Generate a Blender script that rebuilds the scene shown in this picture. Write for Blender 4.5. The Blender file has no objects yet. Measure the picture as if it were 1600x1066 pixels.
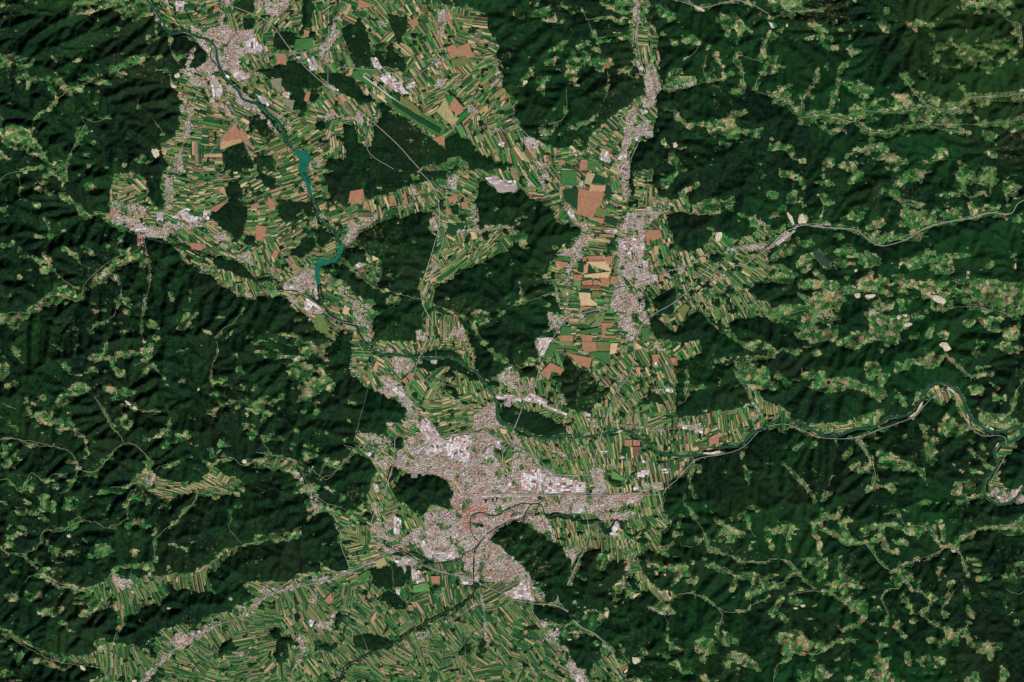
import bpy, math, heapq
import numpy as np
R = math.radians
C = bpy.context.scene.collection
sc = bpy.context.scene

# ---------------------------------------------------------------- camera, sky, sun, exposure
MPP = 32.0                       # metres of land per unit of the survey grid below
W, H = 1600, 1066
CAM_H = 220000.0
cam_d = bpy.data.cameras.new('camera')
cam = bpy.data.objects.new('camera', cam_d); C.objects.link(cam)
cam.location = (0, 0, CAM_H)
cam_d.sensor_width = 36.0
cam_d.lens = 18.0 * CAM_H / (W / 2 * MPP)
cam_d.clip_start = 100.0
cam_d.clip_end = 600000.0
sc.camera = cam
SUN_EL, SUN_AZ = 41.0, 154.0     # azimuth clockwise from north (up in the picture)
wd = bpy.data.worlds.new('World'); sc.world = wd; wd.use_nodes = True
nt = wd.node_tree
sky = nt.nodes.new('ShaderNodeTexSky'); sky.sky_type = 'NISHITA'; sky.sun_disc = False
sky.air_density = 0.6; sky.dust_density = 0.3; sky.altitude = 1500; sky.sun_elevation = R(SUN_EL); sky.sun_rotation = R(SUN_AZ)
nt.links.new(sky.outputs[0], nt.nodes['Background'].inputs[0])
nt.nodes['Background'].inputs[1].default_value = 0.05
sd = bpy.data.lights.new('sun', 'SUN'); so = bpy.data.objects.new('sun', sd); C.objects.link(so)
sd.energy = 4.9; sd.angle = R(0.5); sd.color = (1.0, 0.955, 0.90)
so.rotation_euler = (R(90 - SUN_EL), 0, R(180 - SUN_AZ))
so.location = (0, 0, 20000)
sc.view_settings.view_transform = 'Standard'
sc.view_settings.look = 'None'
sc.view_settings.exposure = 0.0
sc.view_settings.gamma = 1.0

# ---------------------------------------------------------------- land survey (hand drawn)
# "@ ox oy s" origin and scale of a sheet; then: M density polygon / m width line = meadows,
# F = farmland, W / w = wood, U / u = built-up, B = large halls, R = river, L = lake, r = road,
# Q = quarry, S colour = single large field, O angle = lie of the strips there.
SURVEY = """
@ 0 0 4
M .8 430,60 500,0 930,0 945,80 900,110 860,135 780,115 740,90 640,60 560,85 480,105 440,90
M .7 0,0 50,0 35,115 10,70
M .35 0,350 100,340 220,340 230,400 130,430 60,480 0,490
m 40 110,500 160,490 240,500 330,490 400,530 430,570 500,570
m 14 180,500 175,620
m 16 300,490 345,600
m 26 430,570 380,620 300,690 240,730 215,800
m 20 430,570 520,540 590,500
M .3 420,460 620,450 620,540 420,520
m 40 700,460 740,410 840,395 900,360 1030,350
m 40 730,470 770,480
m 50 630,510 680,520
m 30 500,660 520,690
m 26 340,360 360,375
m 26 470,380 490,385
M .5 1130,340 1200,340 1200,400 1130,390
M .4 920,150 1000,160 990,260 930,300
M .9 0,720 60,740 190,810 220,850 270,950 330,1040 250,1000 100,940 20,880 0,840
m 20 330,1040 200,1060
m 30 0,960 40,1000
M .6 860,960 910,950 925,1010 880,1020
M .7 520,960 560,950 580,1030 530,1060
m 18 440,1000 490,880 540,780 520,730 600,770 680,730
m 40 490,840 520,830
m 30 590,900 590,930
m 18 960,740 1000,800 1030,840
m 10 860,690 880,640
m 14 980,440 1050,450 1075,500 1085,540
m 14 1070,250 1070,310 1120,410
m 50 370,1040 440,1030
F 930,0 990,100 1040,190 1100,220 1160,220 1230,260 1280,310 1290,390 1230,430 1130,440 1100,520 1110,560 1130,650 1130,760 1080,880 1000,900 1030,1000 1060,1066 1600,1066 1600,0
W 1440,900 1520,880 1560,960 1590,1066 1400,1066 1380,960
W 1545,730 1600,720 1600,800 1570,850
W 1450,30 1500,0 1600,0 1600,100 1540,90 1470,70
w 12 1520,190 1440,260 1430,340 1400,410
w 10 1080,0 1090,80 1130,140 1170,185
w 12 1160,60 1200,130 1250,200 1330,260
W 1530,600 1600,590 1600,650 1540,630
W 1520,110 1600,100 1600,190 1530,200
U .9 1180,180 1330,170 1400,165 1600,190 1600,340 1540,340 1500,400 1560,470 1540,510 1480,500 1430,440 1350,440 1300,480 1300,540 1200,540 1140,460 1150,430 1220,430 1290,390 1300,330 1240,270
U .7 940,90 970,80 1010,150 990,150
U .8 1380,0 1440,0 1460,30 1390,30
u 24 1390,20 1385,180
U .5 1110,600 1160,600 1210,650 1200,750 1150,860 1130,720
u 26 1210,650 1180,790 1150,880 1130,1000 1130,1066
U .5 1030,900 1100,940 1130,1066 1050,1066
U .9 1400,520 1500,560 1600,640 1600,720 1540,700 1500,680 1430,620
u 30 1170,440 1210,300
u 16 420,590 440,570
u 20 200,960 290,990
B .85 1310,470 1350,480 1395,560 1380,625 1330,590
B .8 1100,10 1160,10 1150,80 1105,70
B .7 1000,0 1050,0 1060,40
B .7 1440,430 1540,450 1520,510 1460,480
B .8 1530,260 1600,240 1600,330 1560,340
B .6 1190,150 1230,180 1210,190
B .8 1400,450 1440,480 1440,500 1410,490
R 18 920,0 960,50 1000,110 1030,180 1080,215 1160,200 1240,235 1300,250 1350,300 1360,370 1390,450 1440,520 1490,570 1520,620 1600,650
R 9 1330,300 1320,360 1380,440
r 7 1290,0 1460,45 1600,100
r 4 1240,1060 1380,880 1480,740
r 4 1210,540 1300,550 1400,550 1560,505
r 4 1350,560 1430,640 1500,800 1580,1000
r 4 1130,1066 1150,880 1210,650 1250,560
S brown 1380,880 1472,770 1500,830 1515,870 1400,890
S tan 1380,890 1515,870 1520,885 1380,940
S brown 1500,820 1540,830 1560,890 1530,900
Q 955,930 990,940 1000,980 970,990 955,960
Q 1095,465 1120,460 1130,490 1100,490
Q 1075,530 1105,540 1100,555 1080,550
Q 1010,140 1022,150 1018,170
O 3 1300,850
O 0 1300,1000
O 25 1330,620
O -20 1270,80
O 35 1080,60
O 60 1590,520
O 20 1500,650
O 40 1550,900
@ 400 0 4
F 0,0 1600,0 1600,1066 0,1066
W 1130,0 1600,0 1600,1066 1590,700 1570,600 1540,400 1510,300 1450,200 1430,90 1340,60 1260,50 1180,30
W 290,0 370,0 360,80 340,180 290,200 290,100
W 100,250 130,190 300,190 380,200 380,260 340,240 260,280 230,320 120,320 100,290
W 530,180 600,150 640,120 680,150 700,220 740,360 730,430 620,430 580,360 550,280
W 750,260 850,270 900,230 920,110 840,80 820,100 870,200 860,260
W 820,110 830,80 900,110 950,90 950,190 920,260 880,280 860,240 840,170
W 740,270 850,270 870,320 920,350 940,420 880,440 800,420 730,350
W 960,210 1020,210 1010,290 980,290
W 0,420 100,430 200,380 320,400 370,460 450,540 400,560 400,640 340,640 280,690 230,700 180,590 160,510 90,490 0,440
W 380,460 530,450 600,490 700,580 760,640 660,650 600,620 510,570 450,520
W 760,640 830,660 870,690 780,700
W 540,770 620,780 640,900 720,910 740,800 800,690 860,700 880,700 1150,900 1210,850 1260,820 1350,880 1380,940 1450,980 1500,1010 1600,1010 1600,1066 1100,1066 1120,1020 1000,1066 540,1066 560,980 550,860
W 260,700 330,640 330,730 270,730
W 0,710 60,700 130,770 110,870 60,880 0,800
W 0,980 120,970 120,1066 0,1066
W 390,760 430,760 430,810 380,810
w 20 160,520 200,590
W 1200,560 1300,640 1320,700 1270,680 1200,600
W 1500,300 1520,290 1550,420 1600,500 1600,1066
W 440,980 560,990 540,1066 440,1066
W 1310,790 1330,770 1420,810 1380,850
F 1600,820 1450,700 1440,640 1520,590 1540,560 1600,600
F 1300,640 1440,640 1600,640 1600,1000 1500,1000 1400,940 1360,880 1290,820 1300,700
M .5 1110,1020 1270,980 1320,1010 1340,1066 1110,1066
W 1560,480 1600,470 1600,570 1570,580
U .8 0,0 200,0 210,30 170,90 70,100 40,60 0,60
U .7 400,280 460,220 480,120 530,90 540,150 510,220 470,300 450,400 430,410 400,340
U .6 1140,80 1180,30 1240,10 1240,40 1190,90 1180,200 1170,240 1130,240
U .7 410,740 450,710 500,710 490,740 440,760
U .7 620,720 650,690 690,720 660,790 630,770
U .6 760,130 830,130 820,180 780,190
U .6 1100,390 1140,360 1180,410 1160,430
U .6 1120,490 1190,480 1180,560 1120,560
U .6 1310,690 1340,650 1390,680 1360,740
U .5 1370,190 1430,190 1420,220 1370,210
U .5 1450,780 1550,790 1560,820 1450,830
U .5 80,670 130,680 240,790 200,820 100,700
U .6 330,1020 350,980 420,1000 370,1066 330,1066
U .7 0,640 90,760 160,830 120,830 0,720
U .5 1500,380 1540,400 1540,540 1500,540
u 12 530,90 570,0
u 12 1000,380 1140,370
u 16 500,740 620,740
u 16 1430,250 1480,280
B .9 330,370 360,350 400,430 340,450
B .8 0,260 50,290 40,330 0,320
B .9 715,360 760,370 790,430 740,430
B .9 755,480 830,450 900,530 960,590 910,590 820,540
B .9 930,530 990,510 995,550 950,560
B .8 170,570 210,580 210,610 170,610
B .8 250,355 290,355 280,375
B .8 860,510 920,500 920,530 870,540
B .8 440,530 480,540 520,570 480,565
B .7 0,590 60,610 90,660 40,650
B .7 1520,880 1555,890 1545,925 1520,910
R 20 0,650 40,670 90,720 150,770 170,830 200,890 225,930 250,950
L 235,940 280,945 310,940 330,950 345,1000 330,1020 310,1066 270,1066 275,1010
w 20 180,770 200,790
r 8 0,95 60,130 120,180 200,290 290,400 360,470 450,545 530,600 640,690 760,790 880,900 970,1000 1030,1066
r 5 0,335 200,340 390,310
r 5 220,345 330,330
r 4 650,660 720,730 700,940 860,1060
r 4 520,420 760,440 810,420 860,440 930,490 990,490 1080,420 1180,370 1340,340
r 4 450,0 455,200 450,560
r 3 740,40 960,30 1180,40 1440,90
r 3 600,480 680,560 800,640 900,710 1000,770 1130,860
r 3 530,200 620,430
r 3 1190,300 1170,500 1190,800
S tan 590,430 610,430 600,460 580,460
S green 600,450 690,430 760,460 700,480 760,560 620,490
S cream 760,590 830,620 815,650 755,605
S green 830,600 1190,790 1170,860 1100,830 860,680 800,620
S brown 1110,870 1180,840 1180,920 1130,890
S brown 1200,680 1240,610 1300,680 1270,720
S straw 1180,620 1240,730 1270,740 1230,790 1180,750 1130,700
S green2 1190,620 1230,600 1250,620 1210,660
S brown 1190,300 1240,280 1280,340 1220,370
S brown 1260,300 1330,270 1350,330 1370,360 1300,370
S olive 1220,380 1310,350 1330,390 1230,430
S brown 950,140 1000,115 1020,150 980,180
S brown 640,0 700,20 740,40 640,55
S brown 130,340 190,345 190,410 130,400
S brown 300,630 320,570 345,580 325,640
S grey 90,500 160,490 160,590 100,530
S grey 170,620 240,630 230,690 170,650
S green 250,250 360,240 360,310 240,320
S brown 300,190 335,195 330,235 305,230
S cream 690,550 710,580 700,600 680,580
O 60 1500,900
O 55 500,680
O 80 600,850
O 35 900,330
O 60 1050,400
O 70 1180,120
O 5 1320,130
O 50 750,130
O -30 350,850
O -25 100,950
O 70 440,350
O 60 700,700
O 75 330,100
O -30 1130,640
O -40 1350,600
O 60 1050,550
O 75 100,370
O -45 150,130
O 15 600,30
O 80 1560,960
@ 800 0 4
M .85 0,70 50,90 120,80 240,30 240,50 180,90 250,90 280,130 100,130 20,130 0,100
m 12 300,30 370,90
m 12 430,60 470,130 500,210 530,240 540,300 520,330
m 14 470,130 620,110 690,160
M .55 650,0 850,0 860,80 790,100 700,90 640,60
M .6 360,340 420,250 500,260 560,320 620,340 640,400 620,460 540,450 470,430 400,420 350,440
M .45 540,220 720,210 740,250 640,260 550,260
M .5 330,380 420,440 420,540 340,540
M .45 440,520 520,470 530,500 480,550
m 20 600,450 595,580 570,650
M .5 640,440 760,420 820,520 780,560 700,530
m 20 280,300 340,260
m 30 220,400 250,400
m 14 270,440 300,440
M .85 130,400 160,410 130,470 60,540 10,560 70,480
M .7 150,490 230,470 210,600 170,590
M .6 0,260 40,260 10,300
M .7 0,600 20,600 30,700 60,780 0,780
M .7 130,770 320,750 260,820 330,830 300,880 200,870
m 18 350,800 400,800 470,760 550,700
m 14 330,680 340,710
M .7 900,40 980,20 1020,120 990,150 920,100
m 16 1040,130 1060,160
m 16 1000,0 1100,15 1190,50 1300,25 1400,10 1500,35
M .7 1360,0 1500,0 1490,30 1400,20
M .65 1270,110 1400,90 1450,180 1430,230 1380,290 1330,230 1300,170
m 20 1430,180 1550,200
m 20 1560,240 1570,320 1540,380 1400,350 1380,400 1440,440
M .35 1040,230 1140,230 1240,300 1230,330 1100,300
M .35 1230,330 1440,350 1400,450 1320,420
m 16 1220,350 1190,430 1230,510 1310,490 1320,420
m 20 1310,490 1380,450
m 22 1430,440 1440,550 1390,570
m 24 1590,410 1510,560 1600,600
m 34 1440,560 1510,600 1600,590
M .8 940,540 1000,480 1060,480 1140,490 1150,520 1060,560 960,570
m 14 960,510 1020,430
m 30 1040,430 1050,440
m 10 1070,380 1150,320 1160,260
M .55 980,260 1030,260 1020,320
M .4 930,190 970,200 960,230 930,220
M .85 890,760 920,750 920,820 900,810
m 10 950,690 1020,700 1030,750 1100,780 1250,790
M .6 1220,770 1350,740 1420,800 1400,870 1300,840 1240,850
m 24 1400,820 1500,830 1560,810
m 40 1380,720 1440,700
m 20 1310,900 1340,910
M .5 1490,840 1600,820 1600,860 1520,870
M .45 870,960 960,940 960,1030 880,1040
m 40 990,1000 1050,1050
m 30 950,890 960,920
m 16 1130,990 1150,980
F 770,90 830,110 880,180 910,230 910,420 940,560 900,600 890,720 870,870 790,900 740,1000 740,1066 0,1066 0,740 40,800 100,870 220,900 300,930 400,920 430,960 460,930 480,870 550,790 650,710 700,690 780,610 830,580 820,470 760,400 760,320 730,200 730,130
W 910,200 940,560 930,520 910,420
W 320,930 260,900 340,820 420,860 430,930 390,910
W 790,900 880,860 900,880 860,960 770,1000 750,960
w 12 785,100 775,200 765,300 800,360 820,420
w 10 860,380 890,520 895,580
W 730,920 750,910 730,980
W 0,870 30,870 20,900
W 560,1020 590,1010 600,1030
U .6 750,0 800,0 800,90 790,200 780,280 750,280 740,180
U .5 800,120 860,130 890,230 850,220 830,180
U .7 830,390 870,380 910,480 930,560 900,600 890,640 890,700 870,720 850,680 800,640 760,680 720,730 700,780 700,740 750,660 830,600 830,500
U .9 700,760 730,680 780,670 780,740 750,800 740,880 720,940 720,1000 660,1000 680,920 690,850
U .75 960,550 1060,530 1130,500 1140,530 1060,560 960,575
U .6 740,800 860,750 850,820 800,860 760,880
U .6 100,870 160,870 220,910 160,930 150,1066 120,1066 130,950
U .7 50,850 110,850 150,900 130,950 60,890
U .5 110,770 220,790 210,850 130,840
U .5 170,1010 240,1000 250,1066 170,1066
U .5 350,940 430,960 400,990 350,980
u 16 0,750 50,800 100,870
u 12 460,960 500,850 640,720 750,640
U .6 640,1000 740,1000 730,1066 640,1066
B .8 540,990 560,940 600,960 620,1010 580,1015
B .9 770,370 800,400 820,440 790,440
B .7 820,460 850,500 840,560 825,520
B .9 670,960 720,960 715,1005 660,1000
B .8 760,840 800,830 800,870 770,880
B .7 100,880 140,870 160,920 130,930
B .8 800,680 840,690 830,720 805,710
B .7 820,820 880,820 880,860 840,850
S red 840,580 880,575 880,610 850,610
S red 760,790 785,790 785,815 765,815
S brown 430,1000 470,1000 470,1066 420,1066
S green 470,1000 530,1020 520,1066 470,1066
S brown 290,1005 330,1005 330,1030 290,1030
S brown 600,400 610,410 590,430 570,420
S dgreen 860,170 890,200 880,230 860,210
r 5 770,0 790,100 770,250 810,400 870,560
r 5 880,600 850,640 820,720 800,860 740,1000
r 4 0,750 50,800 130,900 160,1066
r 3 230,780 330,730 340,560
r 3 810,120 860,180 890,230
r 4 1000,0 1190,50 1300,25 1400,10 1500,35 1600,90
r 3 940,560 1060,550 1230,510 1310,490
r 3 400,1020 550,1000 680,860
Q 1130,40 1160,42 1195,60 1190,76 1150,60
Q 1000,900 1030,895 1030,915 1010,925
Q 950,890 965,895 965,915 955,915
Q 800,410 822,425 815,445 795,440
Q 65,510 90,500 95,520 75,535
O 35 580,870
O 5 850,260
O 60 60,960
O 85 280,1000
O 5 300,1040
O 85 850,350
@ 1200 0 4
M .3 0,0 320,0 310,60 240,110 100,110 40,90 0,60
m 24 80,60 210,75 320,65
M .6 410,0 540,0 540,25 460,40
M .5 600,110 640,100 680,120 740,140 740,200 660,150
M .8 660,150 700,120 750,160 740,210
m 20 730,80 745,60
M .6 880,150 920,120 1060,170 1000,180 940,160
M .45 1200,0 1470,0 1480,60 1530,110 1580,180 1590,330 1500,130 1400,60 1300,80 1230,100
M .5 1480,0 1550,0 1560,80 1520,90
M .18 1000,200 1200,270 1480,250 1600,360 1500,500 1350,460 1150,440 930,380 980,320
M .3 0,360 110,350 100,440 0,460
M .45 0,180 40,230 30,250 0,240
M .4 150,260 260,230 400,230 410,260 280,270 180,290
m 30 340,290 410,300
M .6 490,240 580,260 570,310 520,350 490,330
M .4 240,140 310,150 360,190 320,230
M .35 100,370 190,370 200,400 140,400
m 14 350,380 370,440
m 14 460,390 430,470 430,560 400,610 370,700
m 30 430,440 480,400
m 18 300,440 300,510 240,580 210,620 200,690
M .5 200,470 300,470 310,520 250,520
M .4 50,540 160,530 140,600 80,600
m 34 0,590 60,610 110,640 160,680 210,740
M .55 0,600 100,630 80,660 10,640
m 30 210,740 320,720 400,740 520,760 560,730 620,690
M .45 430,540 560,500 660,560 640,630 560,600
m 50 540,690 640,640
M .4 240,590 290,600 280,640
m 40 560,740 700,700 820,710 900,680 980,660 1060,640
M .5 640,620 760,590 900,590 980,610 1100,650 1150,680 1000,720 820,720 780,650
m 30 840,470 900,570 980,650 1100,690 1150,720
m 40 900,570 1000,620 1150,650
M .6 560,740 760,730 800,780 700,760 600,780
m 30 1150,720 1190,650 1260,610 1400,610 1500,600 1600,570
M .7 1260,610 1500,590 1600,590 1600,640 1450,640 1330,650
m 30 1130,720 1250,690 1300,750
m 26 560,780 600,820 720,840 800,820 850,790 1000,780 1300,780 1400,770 1600,750
M .6 880,730 1100,720 1250,750 1100,780 900,780
m 24 1000,790 1120,820 1250,830
M .6 1400,770 1600,720 1600,830 1500,820 1400,790
M .5 1050,790 1270,790 1260,840 1140,830
M .6 300,790 420,800 410,840 340,830
m 20 210,730 230,770
m 20 400,820 460,800 450,740
M .65 0,900 130,910 160,960 240,1000 220,1030 140,1010 60,960 0,950
m 30 490,970 560,950 650,920 720,930 740,980 850,1010
m 26 640,890 660,920
M .6 880,1000 1020,990 1060,930 1110,940 1110,1000 1060,1010 960,1030
M .9 1040,940 1110,930 1115,990 1070,1010
m 40 750,1040 780,1050
M .5 420,1040 500,1000 550,1020 540,1066 420,1066
M .5 340,990 410,990 400,1066 340,1066
m 26 1370,960 1400,970
M .3 1320,820 1430,830 1420,880 1330,880
m 30 1340,1050 1400,1050
m 14 0,860 60,900
m 20 1470,360 1430,410
u 14 0,595 110,630 180,700
u 16 540,760 550,740
u 14 890,550 920,590
u 14 810,700 830,700
u 16 1360,605 1400,610
u 14 640,910 680,920
u 12 400,740 440,740
u 10 230,570 300,500
u 8 410,580 370,690
u 12 1540,570 1600,560
S cyan 0,140 25,150 40,180 20,180
S cream 0,95 20,110 0,125
S brown 915,180 930,180 930,205 915,205
Q 1365,945 1380,945 1385,965 1370,970
r 3 1390,0 1450,60 1490,130 1570,160 1580,300
r 3 0,595 110,630 210,740 320,720 540,760 620,700 820,705 1000,660
r 3 830,470 900,570 990,660 1150,720
r 3 1150,720 1260,620 1600,590
r 2 210,75 220,30 270,0
r 3 560,780 600,820 720,840
@ 0 267 4
M .4 0,190 60,190 70,260 40,280 0,240
m 26 0,60 60,20 130,0 180,0
m 10 120,20 135,90 130,170
M .7 200,100 250,40 310,20 300,130 250,150
m 44 380,0 400,60 400,150
m 36 410,0 420,60
m 20 400,150 430,190 490,220 530,280
m 20 530,290 640,265 700,280
m 36 560,100 600,130
m 14 515,0 530,40
m 24 320,0 350,20
m 20 240,210 250,260
m 20 280,290 310,350 320,420
m 24 220,400 270,430
m 20 20,470 100,460
M .6 120,460 160,500 190,560 150,570 120,530
m 26 180,580 190,610
m 30 290,530 310,550
m 26 410,490 470,530 520,590
M .6 500,460 580,470 610,530 540,520
m 10 200,540 300,580 380,660 430,700 500,740
m 30 320,630 340,640
m 30 260,620 300,630
m 30 130,655 150,660
m 24 200,710 210,720
M .6 10,730 90,770 50,820 20,780
M .95 0,900 60,900 160,880 290,780 340,750 400,790 500,800 520,720 560,680 600,650 680,620 710,560 760,560 860,500 890,480 910,540 850,570 780,590 700,640 660,700 600,720 540,770 520,810 440,810 380,820 300,840 220,880 160,920 150,950 90,990 40,940 0,960
m 20 690,640 740,670 765,740 740,830 720,900 620,960 570,1000
m 16 920,540 940,620 940,720 910,850 890,960 900,1066
M .7 870,560 950,560 940,630 880,600
m 60 380,740 440,770
M .5 770,790 830,810 830,850 770,830
M .5 620,820 680,810 680,850 620,850
m 34 580,840 600,840
m 30 590,880 650,890
m 26 780,870 810,900
M .5 700,1020 780,990 850,970 860,990 720,1030
M .4 410,990 500,970 510,1010 430,1060
M .6 940,1040 1000,980 1040,1010 980,1066
M .7 1090,960 1200,880 1240,890 1190,990 1110,1000
m 30 950,960 980,970
M .6 1030,740 1060,730 1130,820 1090,810
m 20 1190,750 1180,810
m 14 1540,860 1480,930 1400,990 1350,1040
m 16 1370,690 1360,740
M .4 1540,1010 1600,1000 1600,1066 1540,1066
M .5 760,390 840,400 830,500 760,530 740,480
F 620,270 680,260 700,180 680,120 720,30 780,10 880,10 930,100 930,160 970,200 1000,250 1030,200 1010,140 1020,0 1600,0 1600,600 1600,770 1560,820 1520,770 1400,720 1340,650 1250,620 1160,580 1120,510 1060,460 960,450 880,440 840,400 760,380 690,340 640,300
W 880,0 1020,0 1010,100 1000,220 960,180 930,90
W 1390,110 1430,60 1500,50 1520,170 1560,240 1530,380 1490,440 1440,400 1370,350 1310,290 1340,260 1420,190
W 1350,0 1420,0 1380,20
W 1540,400 1600,400 1600,480 1530,460
W 1330,550 1500,560 1600,660 1600,700 1500,660 1340,590
w 26 920,440 1000,450 1100,460 1180,480 1240,520 1310,540 1400,550
m 20 1560,480 1600,500
U .85 690,260 780,280 860,290 900,340 1000,370 1010,420 900,420 850,390 800,350 710,340
U .5 780,30 830,40 800,60
U .5 700,180 960,230 960,300 870,280 700,260
U .6 1030,30 1080,30 1090,130 1080,250 1030,260 1030,150
U .7 1010,330 1060,310 1260,340 1200,360 1060,360 1040,430 1000,430
U .7 1330,400 1400,370 1430,430 1350,440
U .7 1450,530 1560,500 1600,600 1520,560
U .5 600,640 680,630 640,680 590,670
u 16 230,860 290,800
u 14 560,690 610,660
u 12 1250,570 1260,620 1320,600
u 24 1540,770 1600,790
u 16 720,650 750,700
u 8 890,880 915,780
u 10 940,590 950,660
u 14 890,430 920,540
u 10 1400,420 1460,520
B .9 980,260 1020,255 1025,310 985,310
B .9 1070,280 1150,240 1200,280 1270,290 1260,350 1200,340 1160,310 1080,300
B .9 1270,250 1320,250 1310,310 1275,300
B .8 1130,235 1180,230 1190,255
B .8 820,340 900,330 910,370 860,380
S red 850,390 900,400 890,460 870,480
S magenta 795,370 820,360 815,385
S brown 1320,240 1370,210 1430,190 1350,260
S tan 1370,120 1400,100 1420,160
S brown 1190,450 1290,460 1260,500 1200,490
S cream 860,50 920,110 910,120 850,60
R 7 800,370 850,400
R 7 910,420 1000,440 1100,465 1200,490 1260,525
R 5 640,700 720,600 800,580 880,550 910,500 900,430
r 3 0,960 60,890 200,880 290,790 380,780 500,810 540,700 700,560 860,500 890,440
r 3 1050,250 1080,120 1040,0
r 4 1060,360 1270,330 1310,380 1440,520 1600,590
r 3 1160,0 1220,120 1260,250
r 3 540,290 640,265
r 2 1050,430 1180,100
O 12 1150,80
O -15 1300,150
O 45 880,80
O -30 1580,50
O 30 1400,500
O 50 1200,420
O 80 1450,680
O 30 1150,500
O -35 850,200
@ 400 267 4
F 0,0 1600,0 1600,480 1400,580 1180,710 1110,760 1110,860 1150,890 1250,900 1310,990 1330,1066 1000,1066 1010,960 1050,920 1050,850 920,880 890,940 760,900 740,960 720,1066 490,1066 480,1000 370,960 340,900 250,870 200,800 100,790 0,790
W 430,20 500,0 1180,0 1190,50 1100,60 960,100 720,180 660,180 580,220 480,190 450,130
W 590,150 620,120 640,130 600,220
W 650,380 700,360 830,300 930,290 1010,260 1100,260 1080,370 1130,400 1140,440 1060,640 1030,760 1040,830 1050,920 1000,1066 730,1066 720,960 760,890 720,860 660,780 520,700 430,640 400,640 390,590 500,560 540,520 550,480 620,460 620,410
M .9 640,470 700,510 760,540 790,580 780,690 750,700 700,590 680,520
M .9 600,600 640,580 690,580 760,710 740,720 620,640
m 14 530,550 600,610 700,700 780,740 900,770 1050,810 1250,890
M .8 790,830 840,780 920,790 890,850 850,860
M .4 830,960 910,960 880,990
W 1110,730 1190,690 1330,600 1410,600 1420,560 1600,480 1600,1066 1330,1066 1320,960 1240,880 1120,860
m 16 1050,810 1250,890 1340,940 1420,1066
M .6 1340,870 1400,850 1480,920 1400,980 1350,940
M .7 1500,880 1590,810 1600,860 1520,910
W 1380,180 1390,60 1410,50 1600,150 1600,340 1500,330 1400,360 1360,300
W 1210,210 1270,200 1270,290 1220,270
W 1140,180 1170,170 1180,230 1150,240
W 1400,390 1430,380 1460,430 1410,430
W 1520,380 1570,360 1590,400 1540,410
W 0,0 30,0 130,60 120,110 50,100
W 100,160 260,190 340,180 380,290 340,290 280,250 200,330 160,300 110,220
W 340,160 480,180 540,240 560,260 400,180
W 220,500 290,420 360,410 380,480 350,500 300,560 200,530
W 400,330 480,400 480,430 410,450 440,500 380,450
W 180,270 270,280 290,300 190,330
W 0,640 60,660 130,700 60,700 0,700
w 16 350,160 430,340 520,420
W 500,1010 560,980 610,1010 590,1066 500,1066
W 0,790 170,790 200,850 250,880 340,900 370,960 430,1020 480,1066 0,1066
M .5 40,1010 260,1020 300,1066 0,1066
M .3 400,660 560,700 680,800 640,790 420,690
U .6 270,60 340,70 370,140 320,150 280,100
U .6 350,290 380,280 400,340 380,360
U .6 400,250 460,290 400,290
U .6 570,320 640,320 640,400 620,440 540,460
U .5 640,320 740,260 770,280 680,370
U .7 1190,40 1260,30 1250,130 1190,100
U .5 1340,200 1370,200 1400,340 1360,340
U .6 1090,280 1130,300 1130,380 1080,370
U .5 890,200 980,180 960,240 890,240
U .4 1190,430 1250,490 1240,500
U .6 1100,570 1130,560 1120,660 1080,680
U .5 1340,500 1370,500 1370,560
U .8 180,700 330,600 380,640 390,780 300,770 200,760
U .6 430,720 560,730 600,820 500,770
U .7 190,780 280,800 420,870 400,960 340,940 310,880 220,850
U .5 600,790 740,830 700,870 640,960 600,900
U .6 600,900 700,960 720,1066 680,1066
U .6 1000,970 1080,960 1080,1066 1000,1066
U .7 1180,960 1290,950 1330,1060 1190,1066 1150,1010
U .5 80,590 140,640 140,680 90,660
U .4 430,490 520,440 500,470 430,520
u 20 1270,380 1600,350
u 16 290,540 330,580
u 12 380,490 400,520
u 20 980,100 990,170
u 16 1150,690 1230,650
u 14 720,630 760,690
u 20 480,970 640,980
u 16 1430,360 1540,350
B .8 170,720 240,710 250,745 180,745
B .9 300,820 330,800 430,870 400,880 380,850 310,870
B .9 380,730 400,790 380,810 360,760
B .9 1430,50 1500,30 1540,60 1600,60 1600,130 1520,140 1490,100
B .7 615,590 650,570 690,590 640,610
B .6 1090,380 1150,410 1140,420
R 16 280,0 320,40 345,140 360,190 385,230 390,280 420,320 480,370 520,430 535,480 525,520 490,560 430,570 395,590
L 270,0 310,0 340,60 345,140 330,150 310,80
L 400,550 470,555 510,530 520,470 540,470 542,510 500,570 430,585 405,600 400,710 375,680 372,600 385,565
R 14 390,700 395,780 430,850 480,910 550,950 630,975 650,1020 680,1066
R 6 0,670 90,650 150,740 240,750 330,790 420,850
r 8 1020,0 1100,90 1140,200 1145,340 1110,480 1060,640 1030,740 1050,850 1100,950 1090,1066
r 5 1190,120 1190,300 1170,440 1130,550 1090,700 1060,780
r 3 0,10 60,200 140,380 210,540 220,640
r 3 460,300 700,280 870,230 1000,200 1130,170
r 3 1270,390 1600,350
r 4 0,760 180,750 330,790 480,920 620,960 700,960 720,1066
r 3 540,460 640,460 700,530 760,720
S brown 590,130 670,115 680,170 660,210 580,200
S brown 1200,180 1250,140 1265,190 1210,200
S brown 1280,200 1320,190 1325,230 1290,240
S brown 1190,220 1230,270 1190,280
S brown 830,160 860,150 880,210 850,200
S cream 810,160 835,220 830,250 800,170
S dgreen 1210,330 1270,350 1240,410 1190,390
S dgreen 1260,330 1310,330 1300,360 1250,360
S cream 1190,400 1250,430 1240,440 1190,410
S brown 0,340 70,350 60,400 20,440 0,430
S brown 120,490 150,500 120,560 100,530
S tan 1040,760 1080,680 1070,740 1050,780
S olive 1030,680 1045,690 1040,760 1010,740
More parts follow.
